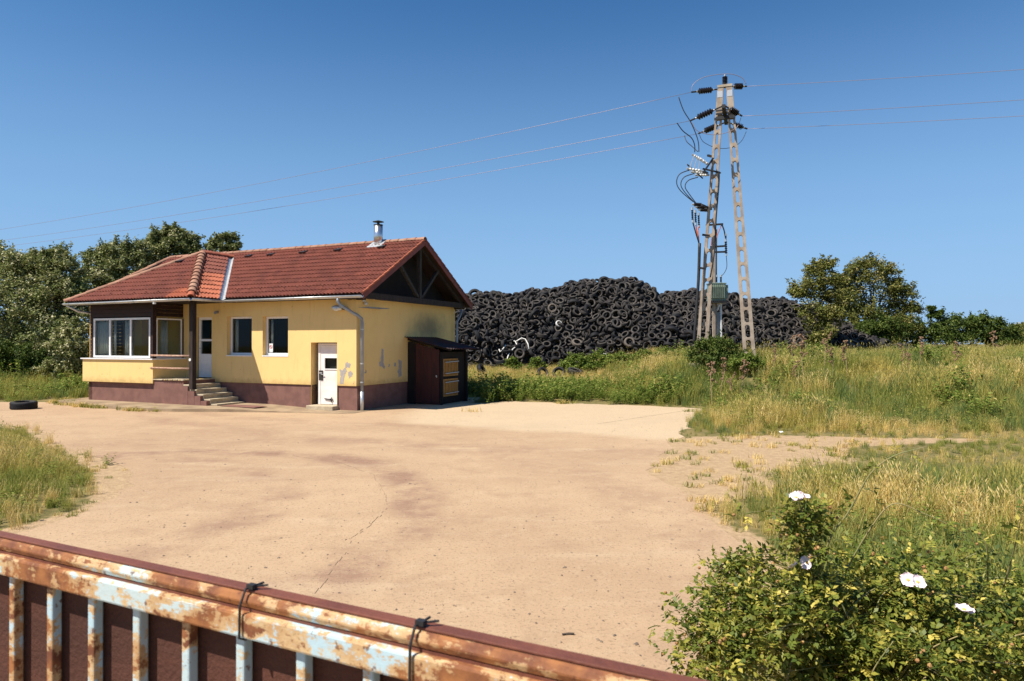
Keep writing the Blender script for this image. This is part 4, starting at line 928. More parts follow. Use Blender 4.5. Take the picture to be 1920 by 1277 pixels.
strain(lp(1294,226,-.9), lp(1392,217,-.9), (-.05,-1.08,zc), (.05,-1.08,zc))
strain(lp(1310,250,.9), lp(1402,241,.9), (-.05,1.08,zc), (.05,1.08,zc))
# jumpers over the head and below
def jumper(pts, r=.014, mat='black_metal', name='jumper', parent=pyl):
    P = [Vector(p) for p in pts]; out = []
    for i in range(len(P)-1):                 # Catmull-Rom
        p0, p1, p2, p3 = P[max(i-1,0)], P[i], P[i+1], P[min(i+2,len(P)-1)]
        for k in range(5):
            t = k/5; out.append(.5*((2*p1)+(p2-p0)*t+(2*p0-5*p1+4*p2-p3)*t*t+(3*p1-p0-3*p2+p3)*t**3))
    out.append(P[-1]); return MB().tube(out, r, 6).build(name, M[mat], parent, smooth=True)
jumper([lp(1298,171),lp(1300,158),lp(1318,145),lp(1345,139),lp(1372,138),lp(1392,145),lp(1400,157)],.012,'wire')
jumper([lp(1312,252,.9),lp(1320,266,.9),lp(1345,277,.9),lp(1372,276,.9),lp(1390,265,.9),lp(1400,246,.9)],.012,'black_metal')
jumper([lp(1297,228,-.9),lp(1310,246,-.9),lp(1345,252,-.9),lp(1380,240,-.9),lp(1390,220,-.9)],.012,'wire')
# tap wires down to the disconnector
jumper([lp(1273,181),lp(1282,206),lp(1297,231),lp(1309,262),lp(1311,284)],.02); jumper([lp(1270,230,-.8),lp(1281,245,-.6),lp(1297,258,-.4),lp(1303,272,-.3),lp(1303,285,-.2)],.02); jumper([lp(1284,254,.7),lp(1288,265,.5),lp(1298,274,.4),lp(1309,284,.2)],.016)
# disconnector: frame, three pairs of pale insulators, blades
fr0 = lp(1332,300); dsf = MB().bar(lp(1328,291,-.5),lp(1334,293,.5),.08,.08).bar(lp(1320,322,-.5),lp(1327,324,.5),.08,.08).bar(lp(1338,296),lp(1320,322),.07,.07).bar(lp(1318,316),lp(1350,323),.06,.06).build('switch_frame', M['black_metal'], pyl)
for k, dy in enumerate((-.45,0,.45)):
    ox = (k-1)*6; insul(lp(1322+ox,300+k*4,dy),lp(1306+ox,290+k*3,dy),.06,4,'porcelain_white'); insul(lp(1322+ox,320+k*4,dy),lp(1298+ox*1.3,316+k*6,dy),.06,4,'porcelain_white'); MB().bar(lp(1308+ox,291+k*3,dy),lp(1300+ox*1.2,316+k*6,dy),.05,.03).build('switch_blade', M['alu'], pyl)
MB().bar(lp(1289,308,-.5),lp(1318,334,.5),.03,.05).build('switch_shaft', M['wood_grey'], pyl)
for k, dy in enumerate((-.4,0,.4)):
    x0, y0_ = (1295+k*7, 318+k*7); xm = 1269+k*8
    jumper([lp(x0,y0_,dy),lp(xm+6,326+k*6,dy),lp(xm,342+k*4,dy),lp(xm+8,358+k*3,dy),lp(1300+k*4,378+k*3,dy)],.02)
# surge arresters and cable terminations
MB().bar(lp(1316,384,-.6),lp(1334,392,.6),.07,.08).build('arrester_bracket', M['black_metal'], pyl)
for k, dy in enumerate((-.45,0,.45)):
    ax_, ay_ = 1300+k*6, 383+k*5; insul(lp(ax_,ay_,dy),lp(ax_+17,ay_+1,dy),.085,7,name='surge_arrester'); insul(lp(ax_-2+k*0,ay_+8,dy),lp(ax_-1,ay_+32,dy),.045,5,name='cable_termination')
    jumper([lp(ax_-1,ay_+32,dy),lp(1303+k*3,430,dy*.5),lp(1311,457)],.026,'cable_red' if k else 'black_metal','cable')
cdt = jumper([lp(1312,456),lp(1310,520),lp(1306,580),lp(1301,645)],.065,'black_metal','cable_conduit'); 
jumper([lp(1349,322),lp(1348,350),lp(1343,410),lp(1340,470),lp(1332,520)],.03,'black_metal','switch_rod'); MB().bar(lp(1342,322),lp(1352,324),.05,.05).build('rod_bracket', M['black_metal'], pyl)
for px_, py_ in ((1323,440),(1316,502)): MB().bar(lp(px_-6,py_,-.1),lp(px_+8,py_+2,-.1),.05,.08).build('band', M['black_metal'], pyl)
# the three overhead conductors, one thing each
ends_l = [(-420,482),(-420,492),(-420,500)]; ends_r = [(2600,74),(2600,133),(2600,171)]
labs = ('topmost overhead wire','middle overhead wire','lowest overhead wire')
for i in range(3):
    for side, e, lab in ((wl[i], at(ends_l[i][0],ends_l[i][1],66), ' running left from the pole across the sky'), (wr[i], at(ends_r[i][0],ends_r[i][1],22.5), ' leaving the pole to the right')):
        sag = .95 if e.x < 0 else .12; pts = [side.lerp(e,t/40)-Vector((0,0,sag*4*(t/40)*(1-t/40))) for t in range(41)]
        o = MB().tube(pts, .0088, 5).build('overhead_wire', M['wire'], None, smooth=True); tag(o, labs[i]+lab, 'wire', 'overhead wires')

# ------------------------------------------------------------------ transformer on its own posts behind the pole
TYd = 31.5; tb = at(1342, 690, TYd); tb.z = float(height(tb.x, tb.y)); trf = empty('transformer_post', tb); tag(trf, 'green transformer on slim concrete posts behind the power pole', 'transformer')
def tp(px, py, dy=0.0): return at(px, py, TYd+dy)-tb
MB().bar(Vector((tp(1338.5,700).x,0,-.3)), tp(1338.5,419), .12,.14,w2=.09,h2=.11).build('post', M['pole'], trf)
MB().bar(Vector((tp(1343.5,700).x,.1,-.3)), tp(1343.5,430,.1), .06,.06).build('post', M['pole'], trf)
MB().bar(tp(1352,700)-Vector((0,0,.2)), tp(1352,560), .06,.06).build('post', M['pvc'], trf); MB().bar(tp(1347,585,.15),tp(1347,690,.15),.14,.05).build('meter_board', M['zinc_dull'], trf)
MB().bar(tp(1352,566),tp(1345,582),.05,.05).build('brace', M['pvc'], trf)
for a, b_ in (((1324,422),(1356,420)),((1332,463),(1362,461)),((1332,473),(1362,472))): MB().bar(tp(*a),tp(*b_),.07,.08).build('cross_arm', M['black_metal'], trf)
insul(tp(1361,450),tp(1362,478),.06,6,parent=trf,name='fuse'); insul(tp(1361.5,440),tp(1361,452),.04,3,parent=trf)
jumper([tp(1354,421),tp(1358,432),tp(1361,447)],.03,'black_metal','cable',trf); jumper([tp(1354,420),tp(1347,436),tp(1338,462)],.02,'cable_red','cable',trf); jumper([tp(1339,421),tp(1336,440),tp(1334,470),tp(1338,498)],.03,'cable_red','cable',trf)
jumper([tp(1362,480),tp(1363,500),tp(1358,512),tp(1351,519)],.014,'black_metal','cable',trf)
x0, x1 = tp(1329,0).x, tp(1358,0).x; z0, z1 = tp(0,562).z, tp(0,533).z
tank = MB().box((x0,-.24,z0),(x1,.30,z1)).box((x0-.03,-.27,z1),(x1+.03,.33,z1+.05)).box((x0-.02,-.26,z0-.06),(x1+.02,.32,z0)).build('tank', M['green_tank'], trf, bevel=.01)
for k in range(7): MB().box((x0+.03+k*(x1-x0-.06)/7,-.36,z0+.05),(x0+.06+k*(x1-x0-.06)/7,-.24,z1-.04)).build('cooling_fin', M['green_tank'], tank)
for k in range(5): MB().box((x1,-.2+k*.1,z0+.05),(x1+.12,-.17+k*.1,z1-.04)).build('cooling_fin', M['green_tank'], tank)
for x in (x0+.15,(x0+x1)/2,x1-.15): insul((x,0,z1+.05),(x,0,z1+.38),.05,4,parent=tank,name='bushing')
MB().box((x0-.05,-.3,z0-.16),(x1+.05,.34,z0-.065)).build('platform', M['black_metal'], trf)

# ------------------------------------------------------------------ plants
def nrm_(a): return a/np.maximum(np.linalg.norm(a, axis=-1, keepdims=True), 1e-9)
def leaf_arrays(C, D, N, L, W, fold=.12):
    D = nrm_(D); S = nrm_(np.cross(D, N)); N = np.cross(S, D); L = np.asarray(L)[:,None]; W = np.asarray(W)[:,None]
    V = np.stack([C, C+D*L*.45+S*W*.5+N*W*fold, C+D*L-N*L*.10, C+D*L*.45-S*W*.5+N*W*fold], 1).reshape(-1,3)
    return V, np.arange(len(C)*4).reshape(-1,4)
def leaf_mesh(name, C, D, N, L, W, tint, mat):
    V, Fc = leaf_arrays(C, D, N, L, W); me = np_mesh(name, V, Fc, np.repeat(tint, 4)); me.materials.append(mat); return me
G_OLIVE = foliage('olive_green_leaves', [(0,(.060,.092,.026)),(.4,(.140,.175,.050)),(.78,(.28,.29,.105)),(1,(.62,.57,.35))], .24, spec=.12)
G_LOCUST = foliage('airy_locust_leaves', [(0,(.070,.090,.018)),(.5,(.150,.165,.036)),(.85,(.26,.235,.070)),(1,(.42,.35,.15))], .28, spec=.1)
G_DARK = foliage('dark_bush_leaves', [(0,(.034,.062,.012)),(.6,(.080,.120,.022)),(1,(.17,.20,.045))], .28, spec=.15)
G_WEED = foliage('weed_leaves', [(0,(.095,.155,.026)),(.55,(.20,.265,.048)),(.9,(.34,.34,.080)),(1,(.52,.42,.14))], .35, spec=.12)
G_GRASS = foliage('green_grass', [(0,(.125,.175,.034)),(.5,(.245,.280,.054)),(.85,(.42,.38,.090)),(1,(.60,.47,.15))], .36, patch=(.56,.43,.115), pscale=.45, spec=.1)
G_BLUE = foliage('deep_green_grass', [(0,(.100,.165,.052)),(.6,(.185,.250,.075)),(1,(.34,.35,.11))], .36, patch=(.27,.29,.075), pscale=.4, spec=.1)
G_DRY = foliage('straw_grass', [(0,(.50,.35,.10)),(.5,(.70,.50,.16)),(1,(.80,.63,.28))], .28, spec=.1)
G_ROSE = foliage('rose_leaves', [(0,(.075,.115,.022)),(.42,(.175,.210,.034)),(.72,(.40,.36,.066)),(1,(.75,.60,.14))], .32, rough=.45, spec=.22)
M['petal'] = simple('rose_petal', (.88,.80,.80), (.86,.66,.70), 30, .7); M['stamen'] = simple('rose_stamen', (.75,.48,.08), None, rough=.8)
M['bud'] = simple('faded_rose_bud', (.30,.14,.055), (.42,.26,.09), 40, .8); M['cane'] = simple('green_cane', (.20,.21,.075), (.30,.24,.10), 10, .6); M['burr'] = simple('dry_burr', (.17,.095,.055), (.26,.16,.09), 20, .95); M['stalk'] = simple('dry_stalk', (.36,.25,.14), None, rough=.9)

def make_tree(name, label, cat, base, lobes, mat, seed, n_leaf, leaf=(.12,.07), trunk=.16, clumps=26, sig=.34, group=None, light=.55):
    """base on the ground; lobes: (dx,dy,z,r) boughs of the crown, relative to base"""
    r = np.random.default_rng(seed); root = empty(name, base); tag(root, label, cat, group)
    tb_ = MB(); top = Vector((np.mean([l[0] for l in lobes]), np.mean([l[1] for l in lobes]), max(l[2] for l in lobes)*.55))
    st_ = [Vector((0,0,-.2)), Vector((top.x*.25+r.normal(0,.1), top.y*.3, top.z*.35)), Vector((top.x*.6, top.y*.6, top.z*.7)), top]
    tb_.tube(st_, [trunk, trunk*.8, trunk*.62, trunk*.45], 8)
    Cs, Ts = [], []
    for (dx, dy, z, rad) in lobes:
        c = Vector((dx, dy, z)); fork = st_[1].lerp(st_[3], r.uniform(.1,.9)); mid = fork.lerp(c,.5)+Vector((0,0,-.15*rad)); tb_.tube([fork, mid, c], [trunk*.4, trunk*.28, trunk*.15], 6)
        for k in range(clumps):
            d = nrm_(r.normal(0,1,3)); d[2] = abs(d[2])*1.05-.30*r.random() if r.random() < .8 else d[2]
            p = np.array(c)+d*rad*(.45+.6*r.random()**.6)*np.array((1,1,.85)); p[2] = max(p[2], .12)
            if k % 2 == 0: tb_.tube([c, c.lerp(Vector(p),.5)+Vector((0,0,.05*rad)), Vector(p)], [trunk*.13, trunk*.08, trunk*.035], 4, False)
            if r.random() < .30:            # ragged sprigs beyond the bough
                dv = nrm_(d+r.normal(0,.25,3)+np.array((0,0,.25))); ln = rad*r.uniform(.35,.75)
                for q in range(4):
                    mm = max(2, int(n_leaf/(len(lobes)*clumps)*.16)); pc = p+dv*ln*(q+1)/4; Cs.append(pc+r.normal(0,1,(mm,3))*rad*.05); Ts.append(np.clip(r.normal(light+.05,.2,mm),0,1))
                tb_.tube([Vector(p), Vector(p+dv*ln)], [trunk*.04, trunk*.02], 3, False)
            m = max(4, int(n_leaf/(len(lobes)*clumps)*r.uniform(.5,1.5))); cr = sig*rad*r.uniform(.45,1.15)
            Cs.append(p + r.normal(0,1,(m,3))*cr*np.array((.55,.55,.42))); Ts.append(np.clip(r.normal(light,.13)+r.normal(0,.20,m), 0, 1))
    Cx = np.concatenate(Cs); T = np.concatenate(Ts); n = len(Cx); ctr = np.array((top.x, top.y, top.z)); out = nrm_(Cx-ctr)
    N = nrm_(r.normal(0,1,(n,3))*.8 + out*.5 + np.array((0,0,.6))); D = nrm_(np.cross(N, r.normal(0,1,(n,3))))
    obj('crown', leaf_mesh('crown', Cx, D, N, r.uniform(.7,1.3,n)*leaf[0], r.uniform(.7,1.3,n)*leaf[1], T, mat), None, root)
    tb_.build('trunk', M['bark'], root, smooth=True); return root
def auto_lobes(seed, n, w, d, z0, z1, rr, shape=1.0):
    r = np.random.default_rng(seed); out = []
    for k in range(n):
        f = (k+.5)/n; z = z0+(z1-z0)*f; wid = math.sin(math.pi*(.18+.72*f))**shape; a = k*2.4+r.uniform(-.5,.5); q = r.uniform(.3,1.0)
        out.append((math.cos(a)*w*wid*q, math.sin(a)*d*wid*q, z, rr*r.uniform(.75,1.25)))
    return out
def gbase(px, Y): x = (px-960)/F*Y; return Vector((x, Y, float(height(x, Y))))
# left group: lobes given as (px, py, dY, radius) read off at the tree's own distance
def tree_px(name, label, cat, px, Y, lob, mat, seed, n, **kw):
    b = gbase(px, Y); L = []
    for lx, ly, dy, r_ in lob: p = at(lx, ly, Y+dy)-b; L.append((p.x, p.y, p.z, r_))
    return make_tree(name, label, cat, b, L, mat, seed, n, **kw)
tree_px('tree', 'big dense olive green tree at the left picture edge', 'tree', 10, 37, [(-60,520,0,1.5),(5,492,.5,1.3),(45,510,-.5,1.1),(75,545,-.8,1.2),(-20,560,-1,1.6),(40,590,-1.2,1.6),(90,600,-1,1.3),(0,640,-1.2,1.6),(60,650,-1.4,1.5),(-60,620,-1,1.6),(20,520,.8,1.2),(70,690,-1.5,1.0),(10,695,-1.5,1.0)], G_OLIVE, 1, 42000, leaf=(.15,.085), group='trees behind the house', clumps=34, light=.62)
tree_px('tree', 'upright olive green tree between the big left tree and the bay', 'tree', 115, 36, [(100,487,0,.8),(85,500,.3,.8),(112,510,-.3,.9),(128,545,-.4,.9),(100,560,-.6,1.1),(140,590,-.6,1.0),(120,620,-.8,1.2),(100,660,-.8,1.1),(140,655,-.8,1.0),(130,692,-1,.8)], G_OLIVE, 2, 26000, leaf=(.15,.085), group='trees behind the house', clumps=30, light=.62)
tree_px('tree', 'rounded pale green tree showing over the left hip of the roof', 'tree', 215, 40, [(185,490,0,.9),(215,475,0,.9),(200,515,-.5,1.1),(235,500,0,1.1),(255,480,.3,.9),(175,530,-.5,1.1),(230,545,-.3,1.4),(165,565,-.3,1.2),(200,600,0,1.6),(270,520,.5,1.3)], G_OLIVE, 3, 24000, leaf=(.15,.085), group='trees behind the house', clumps=28, light=.6)
tree_px('tree', 'tallest leafy tree rising behind the roof ridge', 'tree', 320, 42, [(300,452,0,.75),(325,440,0,.7),(348,450,.2,.65),(285,470,0,.9),(318,468,-.2,1.0),(352,475,.2,.8),(375,480,.3,.7),(265,492,0,.9),(310,505,0,1.4),(360,510,0,1.3)], G_OLIVE, 4, 20000, leaf=(.16,.09), group='trees behind the house', clumps=26, light=.6)
tree_px('tree', 'small loose tree top above the roof ridge, rightmost behind the house', 'tree', 420, 43, [(415,452,0,.45),(432,448,0,.45),(400,462,0,.5),(425,468,0,.6),(440,462,.1,.35),(410,485,0,.8)], G_OLIVE, 5, 5500, leaf=(.17,.10), group='trees behind the house', clumps=16, light=.6, sig=.42)
tree_px('shrub', 'pale flowering shrub close to the left corner of the bay', 'shrub', 140, 32.5, [(140,620,0,.6),(120,650,-.2,.7),(150,655,-.2,.7),(110,690,-.3,.6),(145,692,-.3,.6),(135,670,-.4,.7)], G_OLIVE, 6, 9000, leaf=(.13,.08), trunk=.06, clumps=22, light=.72)
tree_px('shrub', 'dark low shrub under the big tree at the left edge', 'shrub', 30, 33.5, [(10,665,0,.8),(50,675,0,.8),(80,690,-.2,.6),(-20,680,0,.8)], G_DARK, 7, 8000, leaf=(.13,.08), trunk=.05, clumps=22)
# right group
tree_px('tree', 'slender airy tree at the right end of the tyre heap', 'tree', 1535, 45.5, [(1535,508,0,.75),(1548,500,0,.6),(1522,525,0,.9),(1550,530,0,.9),(1510,545,0,.9),(1535,555,0,1.2),(1560,560,0,1.1),(1495,552,0,.5),(1530,590,-.5,1.0),(1565,600,-.5,1.0),(1550,625,-.8,.8),(1535,640,-.8,.6),(1580,575,0,1.1)], G_LOCUST, 8, 13000, leaf=(.17,.09), group='trees at the right end of the heap', sig=.42, clumps=22, trunk=.12)
tree_px('tree', 'broad airy tree standing over the dark bushes on the right', 'tree', 1635, 52, [(1610,505,0,.8),(1640,500,0,.9),(1665,515,0,.9),(1595,525,0,1.0),(1630,530,0,1.3),(1675,540,0,1.1),(1695,555,0,.9),(1600,560,0,1.3),(1650,565,0,1.5),(1690,578,0,1.1),(1708,582,0,.5),(1620,595,0,1.3),(1660,600,0,1.3),(1580,590,0,1.0),(1578,555,0,1.0),(1572,530,0,.8),(1640,625,-.3,1.2),(1690,615,-.3,1.1),(1600,615,-.3,1.0),(1670,645,-.3,.8)], G_LOCUST, 9, 26000, leaf=(.18,.10), group='trees at the right end of the heap', sig=.42, clumps=24, trunk=.15)
tree_px('shrub', 'dark dense bush under the broad tree', 'bush', 1680, 55.5, [(1650,625,0,1.00),(1680,615,0,1.12),(1710,618,0,1.12),(1665,640,-.3,1.12),(1700,642,-.3,1.12),(1735,635,-.2,1.12)], G_DARK, 10, 11000, leaf=(.17,.11), trunk=.08, clumps=26, group='dark bushes along the field edge')
tree_px('shrub', 'dark bush in the middle of the right hedge with a sapling above', 'bush', 1775, 55.5, [(1760,618,0,1.12),(1785,612,0,1.12),(1810,612,0,1.12),(1770,640,-.3,1.12),(1800,640,-.3,1.25),(1752,592,0,.35),(1748,580,0,.25),(1762,588,0,.25)], G_DARK, 11, 11000, leaf=(.17,.11), trunk=.08, clumps=26, group='dark bushes along the field edge')
tree_px('shrub', 'rightmost dark bush tapering to the right picture edge', 'bush', 1855, 55.5, [(1835,610,0,1.00),(1860,612,0,1.00),(1885,622,0,0.88),(1845,638,-.3,1.12),(1875,640,-.3,1.00),(1898,640,-.2,0.62),(1830,628,0,1.12)], G_DARK, 12, 10000, leaf=(.17,.11), trunk=.08, clumps=26, group='dark bushes along the field edge')
tree_px('shrub', 'thin yellowish bush in front of the heap, right end', 'bush', 1560, 50.5, [(1545,625,0,.45),(1565,632,0,.5),(1575,640,0,.4),(1550,645,0,.4)], G_LOCUST, 13, 2500, leaf=(.15,.10), trunk=.04, clumps=16)
tree_px('shrub', 'dark shrub joining the broad tree and the end of the heap', 'bush', 1640, 49.5, [(1625,622,0,.8),(1650,612,0,.9),(1675,620,0,.9),(1640,642,-.2,.8),(1668,644,-.2,.8)], G_DARK, 14, 8000, leaf=(.15,.10), trunk=.07, clumps=24, group='dark bushes along the field edge')
far = [(1900,180,7),(1925,190,9),(1960,200,9),(1880,230,8),(-60,170,9)]
for i, (px_, Y_, h_) in enumerate(far[:3]):
    b = gbase(px_, Y_); make_tree('tree', ('distant pale tree left of two at the far right edge','distant pale tree in the gap at the right edge','distant pale tree just past the right edge')[i], 'tree', b, auto_lobes(20+i,8,3.5,3,.8,h_*.6,2.2), G_LOCUST, 30+i, 3500, leaf=(.6,.4), clumps=14, group='distant trees on the horizon')
# shrubs in the hedge before the heap
hl = ['leftmost bush of the weedy hedge before the heap','second bush of the hedge, in front of the low dip of the heap','third bush of the hedge before the heap','fourth bush of the hedge before the heap','fifth bush of the hedge, left of the power pole','last bush of the hedge, right behind the power pole leg']
for i, px_ in enumerate((1082,1122,1165,1208,1250,1292)):
    b = gbase(px_, 37.5+.4*math.sin(i*2.1)); hh = max(.55,(1.80-b.z)/1.2); make_tree('shrub', hl[i], 'bush', b, [(-.5,0,.45*hh,.42*hh**.5),(.5,.1,.45*hh,.42*hh**.5),(0,-.1,.75*hh,.42*hh**.5),(-.3,-.3,.3*hh,.4*hh**.5),(.35,-.3,.35*hh,.4*hh**.5)], G_WEED, 50+i, 4200, leaf=(.12,.06), trunk=.03, clumps=24, group='bushes of the hedge before the heap', light=.4)
for i, (px_, Y_, lab) in enumerate(((962,40,'small bush at the foot of the heap below the white hose'),(1005,39,'small loose bush on the dry bank before the heap'))):
    make_tree('shrub', lab, 'bush', gbase(px_, Y_), [(-.2,0,.4,.3),(.25,0,.45,.32),(0,-.1,.75,.28)], G_WEED, 60+i, 1500, leaf=(.12,.06), trunk=.025, clumps=18, light=.35)
b = gbase(1342, 26.8); make_tree('shrub', 'dark green leafy bush around the foot of the power pole', 'bush', b, [(-.7,0,.65,.5),(-.1,0,.75,.55),(.35,.1,1.0,.5),(.05,.1,1.25,.42),(.75,0,.65,.42),(-.4,-.3,.4,.5),(.3,-.3,.45,.5),(-.6,.1,1.05,.35)], G_DARK, 70, 8500, leaf=(.085,.055), trunk=.04, clumps=30, light=.6)
b = gbase(1398, 25.8); make_tree('shrub', 'rounded mid green weed bush right of the pole foot', 'bush', b, [(-.35,0,.4,.35),(.3,0,.42,.38),(0,-.1,.62,.32)], G_WEED, 71, 2600, leaf=(.08,.045), trunk=.025, clumps=22, light=.35)

# ---- grass and weeds: small prototypes scattered by geometry nodes
protos = bpy.data.collections.new('plant_prototypes')
def blades(name, n, h, spread, w, lean, mat, seed, heads=False, tl=.5):
    r = np.random.default_rng(seed); a = r.uniform(0,6.283,n); q = spread*np.sqrt(r.random(n)); P = np.stack([np.cos(a)*q, np.sin(a)*q, np.zeros(n)],1)
    H = h*r.uniform(.5,1.15,n); la = r.uniform(0,6.283,n); le = lean*r.uniform(.2,1.3,n)[:,None]*H[:,None]; d = np.stack([np.cos(la), np.sin(la), np.zeros(n)],1); s = np.stack([-np.sin(la), np.cos(la), np.zeros(n)],1)*(w*r.uniform(.6,1.3,n)[:,None])
    up = np.array((0,0,1.))
    m1 = P+up*H[:,None]*.5+d*le*.28; t_ = P+up*H[:,None]*(1-.25*lean)+d*le
    V = np.stack([P-s*.5-up*.02, P+s*.5-up*.02, m1+s*.42, m1-s*.42, t_+s*.06, t_-s*.06],1).reshape(-1,3); i = np.arange(n)[:,None]*6; Fc = np.concatenate([i+np.array([[0,1,2,3]]), i+np.array([[3,2,4,5]])])
    T = np.repeat(np.clip(r.normal(tl,.22,n),0,1),6)
    if heads:                              # seed heads: a fat little leaf at the tip
        k = n//2; V2, F2 = leaf_arrays(t_[:k], up+d[:k]*.5+r.normal(0,.1,(k,3)), s[:k], np.full(k,h*.13), np.full(k,w*1.7)); Fc = np.concatenate([Fc, F2+len(V)]); V = np.concatenate([V, V2]); T = np.concatenate([T, np.repeat(np.full(k,.9),4)])
    me = np_mesh(name, V, Fc, T); me.materials.append(mat); o = bpy.data.objects.new(name, me); protos.objects.link(o); return o
def weed(name, h, n, mat, seed, leaf, tl=.45):
    r = np.random.default_rng(seed); Cs, Ds, Ns = [], [], []
    for sft in range(6):
        bx, by = r.normal(0,.16,2); tx, ty = bx+r.normal(0,.16), by+r.normal(0,.16); hh = h*r.uniform(.6,1.1)
        for k in range(n//6):
            f = .1+.9*k/(n//6); a = r.uniform(0,6.283); c = np.array((bx+(tx-bx)*f, by+(ty-by)*f, hh*f)); dd = np.array((math.cos(a), math.sin(a), r.uniform(-.2,.5))); Cs.append(c); Ds.append(dd); Ns.append(np.array((0,0,1.))+r.normal(0,.35,3))
    m = len(Cs); me = leaf_mesh(name, np.array(Cs), np.array(Ds), np.array(Ns), r.uniform(.6,1.3,m)*leaf, r.uniform(.6,1.2,m)*leaf*.55, np.clip(r.normal(tl,.2,m),0,1), mat); o = bpy.data.objects.new(name, me); protos.objects.link(o); return o
P_ = {}
for i, (nm, o) in enumerate((('a_green', blades('a_green',46,.46,.16,.010,.55,G_GRASS,1)), ('b_blue', blades('b_blue',46,.50,.15,.009,.5,G_BLUE,2)), ('c_dry', blades('c_dry',44,.50,.17,.0075,.5,G_DRY,3,True)), ('d_low', blades('d_low',34,.13,.14,.011,.8,G_GRASS,4,tl=.35)),
     ('e_mix', blades('e_mix',40,.60,.18,.009,.45,G_GRASS,5,True,.7)), ('f_weed', weed('f_weed',.62,132,G_WEED,6,.105)), ('g_weed', weed('g_weed',.40,110,G_WEED,7,.085,.6)), ('h_drylow', blades('h_drylow',36,.16,.18,.009,.9,G_DRY,8)), ('i_green', blades('i_green',52,.36,.20,.011,.75,G_GRASS,9,tl=.3)))): P_[nm] = i
ng = bpy.data.node_groups.new('scatter', 'GeometryNodeTree'); ng.interface.new_socket('Geometry', in_out='INPUT', socket_type='NodeSocketGeometry'); ng.interface.new_socket('Geometry', in_out='OUTPUT', socket_type='NodeSocketGeometry')
gi, go = ng.nodes.new('NodeGroupInput'), ng.nodes.new('NodeGroupOutput'); ci = ng.nodes.new('GeometryNodeCollectionInfo'); ci.inputs['Collection'].default_value = protos; ci.inputs['Separate Children'].default_value = True; ci.inputs['Reset Children'].default_value = True
ip = ng.nodes.new('GeometryNodeInstanceOnPoints'); ip.inputs['Pick Instance'].default_value = True
def na(nm, ty): x = ng.nodes.new('GeometryNodeInputNamedAttribute'); x.data_type = ty; x.inputs['Name'].default_value = nm; return x.outputs['Attribute']
e2r = ng.nodes.new('FunctionNodeEulerToRotation'); ng.links.new(na('rot','FLOAT_VECTOR'), e2r.inputs[0])
for a, b_ in ((gi.outputs[0], ip.inputs['Points']), (ci.outputs[0], ip.inputs['Instance']), (na('pick','INT'), ip.inputs['Instance Index']), (e2r.outputs[0], ip.inputs['Rotation']), (na('scl','FLOAT_VECTOR'), ip.inputs['Scale']), (ip.outputs[0], go.inputs[0])): ng.links.new(a, b_)
def scatter(name, label, cat, X, Y, pick, scl, seed, zoff=0.0):
    r = np.random.default_rng(seed); n = len(X); me = bpy.data.meshes.new(name); me.vertices.add(n); Z = height(X, Y)+zoff
    me.vertices.foreach_set('co', np.stack([X,Y,Z],1).astype(np.float32).ravel())
    rot = np.stack([r.normal(0,.10,n), r.normal(0,.10,n), r.uniform(0,6.283,n)],1); s3 = np.stack([scl,scl,scl*r.uniform(.75,1.25,n)],1)
    for nm, ty, d_, key in (('rot','FLOAT_VECTOR',rot,'vector'),('scl','FLOAT_VECTOR',s3,'vector')): me.attributes.new(nm, ty, 'POINT').data.foreach_set(key, d_.astype(np.float32).ravel())
    me.attributes.new('pick','INT','POINT').data.foreach_set('value', np.asarray(pick, dtype=np.int32)); me.update()
    o = obj(name, me); o.modifiers.new('scatter','NODES').node_group = ng; tag(o, label, cat, kind='stuff'); return o
r_g = np.random.default_rng(5)
def sample(x0, x1, y0, y1, dens):
    n = int((x1-x0)*(y1-y0)*dens); x = r_g.uniform(x0,x1,n); y = r_g.uniform(y0,y1,n); k = (np.abs(x) < .80*y+1.2); return x[k], y[k]
def in_house(x, y):
    lx = (x-HC.x)*math.cos(HA)+(y-HC.y)*math.sin(HA); ly = -(x-HC.x)*math.sin(HA)+(y-HC.y)*math.cos(HA); return (lx > -13.2) & (lx < 1.9) & (ly > -2.8) & (ly < 7.0)
def field(x, y, seed, sc):
    g = grassiness(x, y); k = (r_g.random(len(x)) < np.clip(g*1.15-.04, .05+.22*(vnoise(x,y,1.6,33) > .58), 1)) & ~in_poly(x, y) & ~in_house(x, y); x, y, g = x[k], y[k], g[k]; n = len(x)
    dry = vnoise(x,y,.30,1)*.55+vnoise(x,y,.9,2)*.35+.10*r_g.random(n); u = r_g.random(n); bl = vnoise(x,y,.45,7)
    pk = np.where(dry > np.where((y < 13.5) & (x > 0), .53, .64), np.where(u < .62, P_['c_dry'], np.where(u < .85, P_['e_mix'], P_['a_green'])), np.where(bl > .42, np.where(u < .6, P_['b_blue'], np.where(u < .85, P_['a_green'], P_['e_mix'])), np.where(u < .46, P_['a_green'], np.where(u < .80, P_['i_green'], np.where(u < .94, P_['e_mix'], P_['c_dry'])))))
    u2 = r_g.random(n); pk = np.where(u2 < .07, np.where(vnoise(x,y,.8,41) > .5, P_['g_weed'], P_['i_green']), pk); wc = (vnoise(x,y,.7,43) > .78) & (y > 17); pk = np.where(wc & (u2 < .55), P_['f_weed'], pk)
    low = g < .55; pk = np.where(low, np.where(u < .6, P_['d_low'], P_['h_drylow']), pk)
    hs_ = np.where((x > 1.5) & (y < 16.5), .30+.55*sst((12.3-y)/3.2), np.where(x > 1.5, (.35+.65*sst((y-15.0)/4.5))*(1-.38*sst((y-30)/14)), 1.0))*(.42+.58*sst(edge_dist(x,y)/1.5))*(.75+.5*vnoise(x,y,.6,51))
    return x, y, pk, sc*r_g.uniform(.7,1.25,n)*np.where(low,.8,hs_)
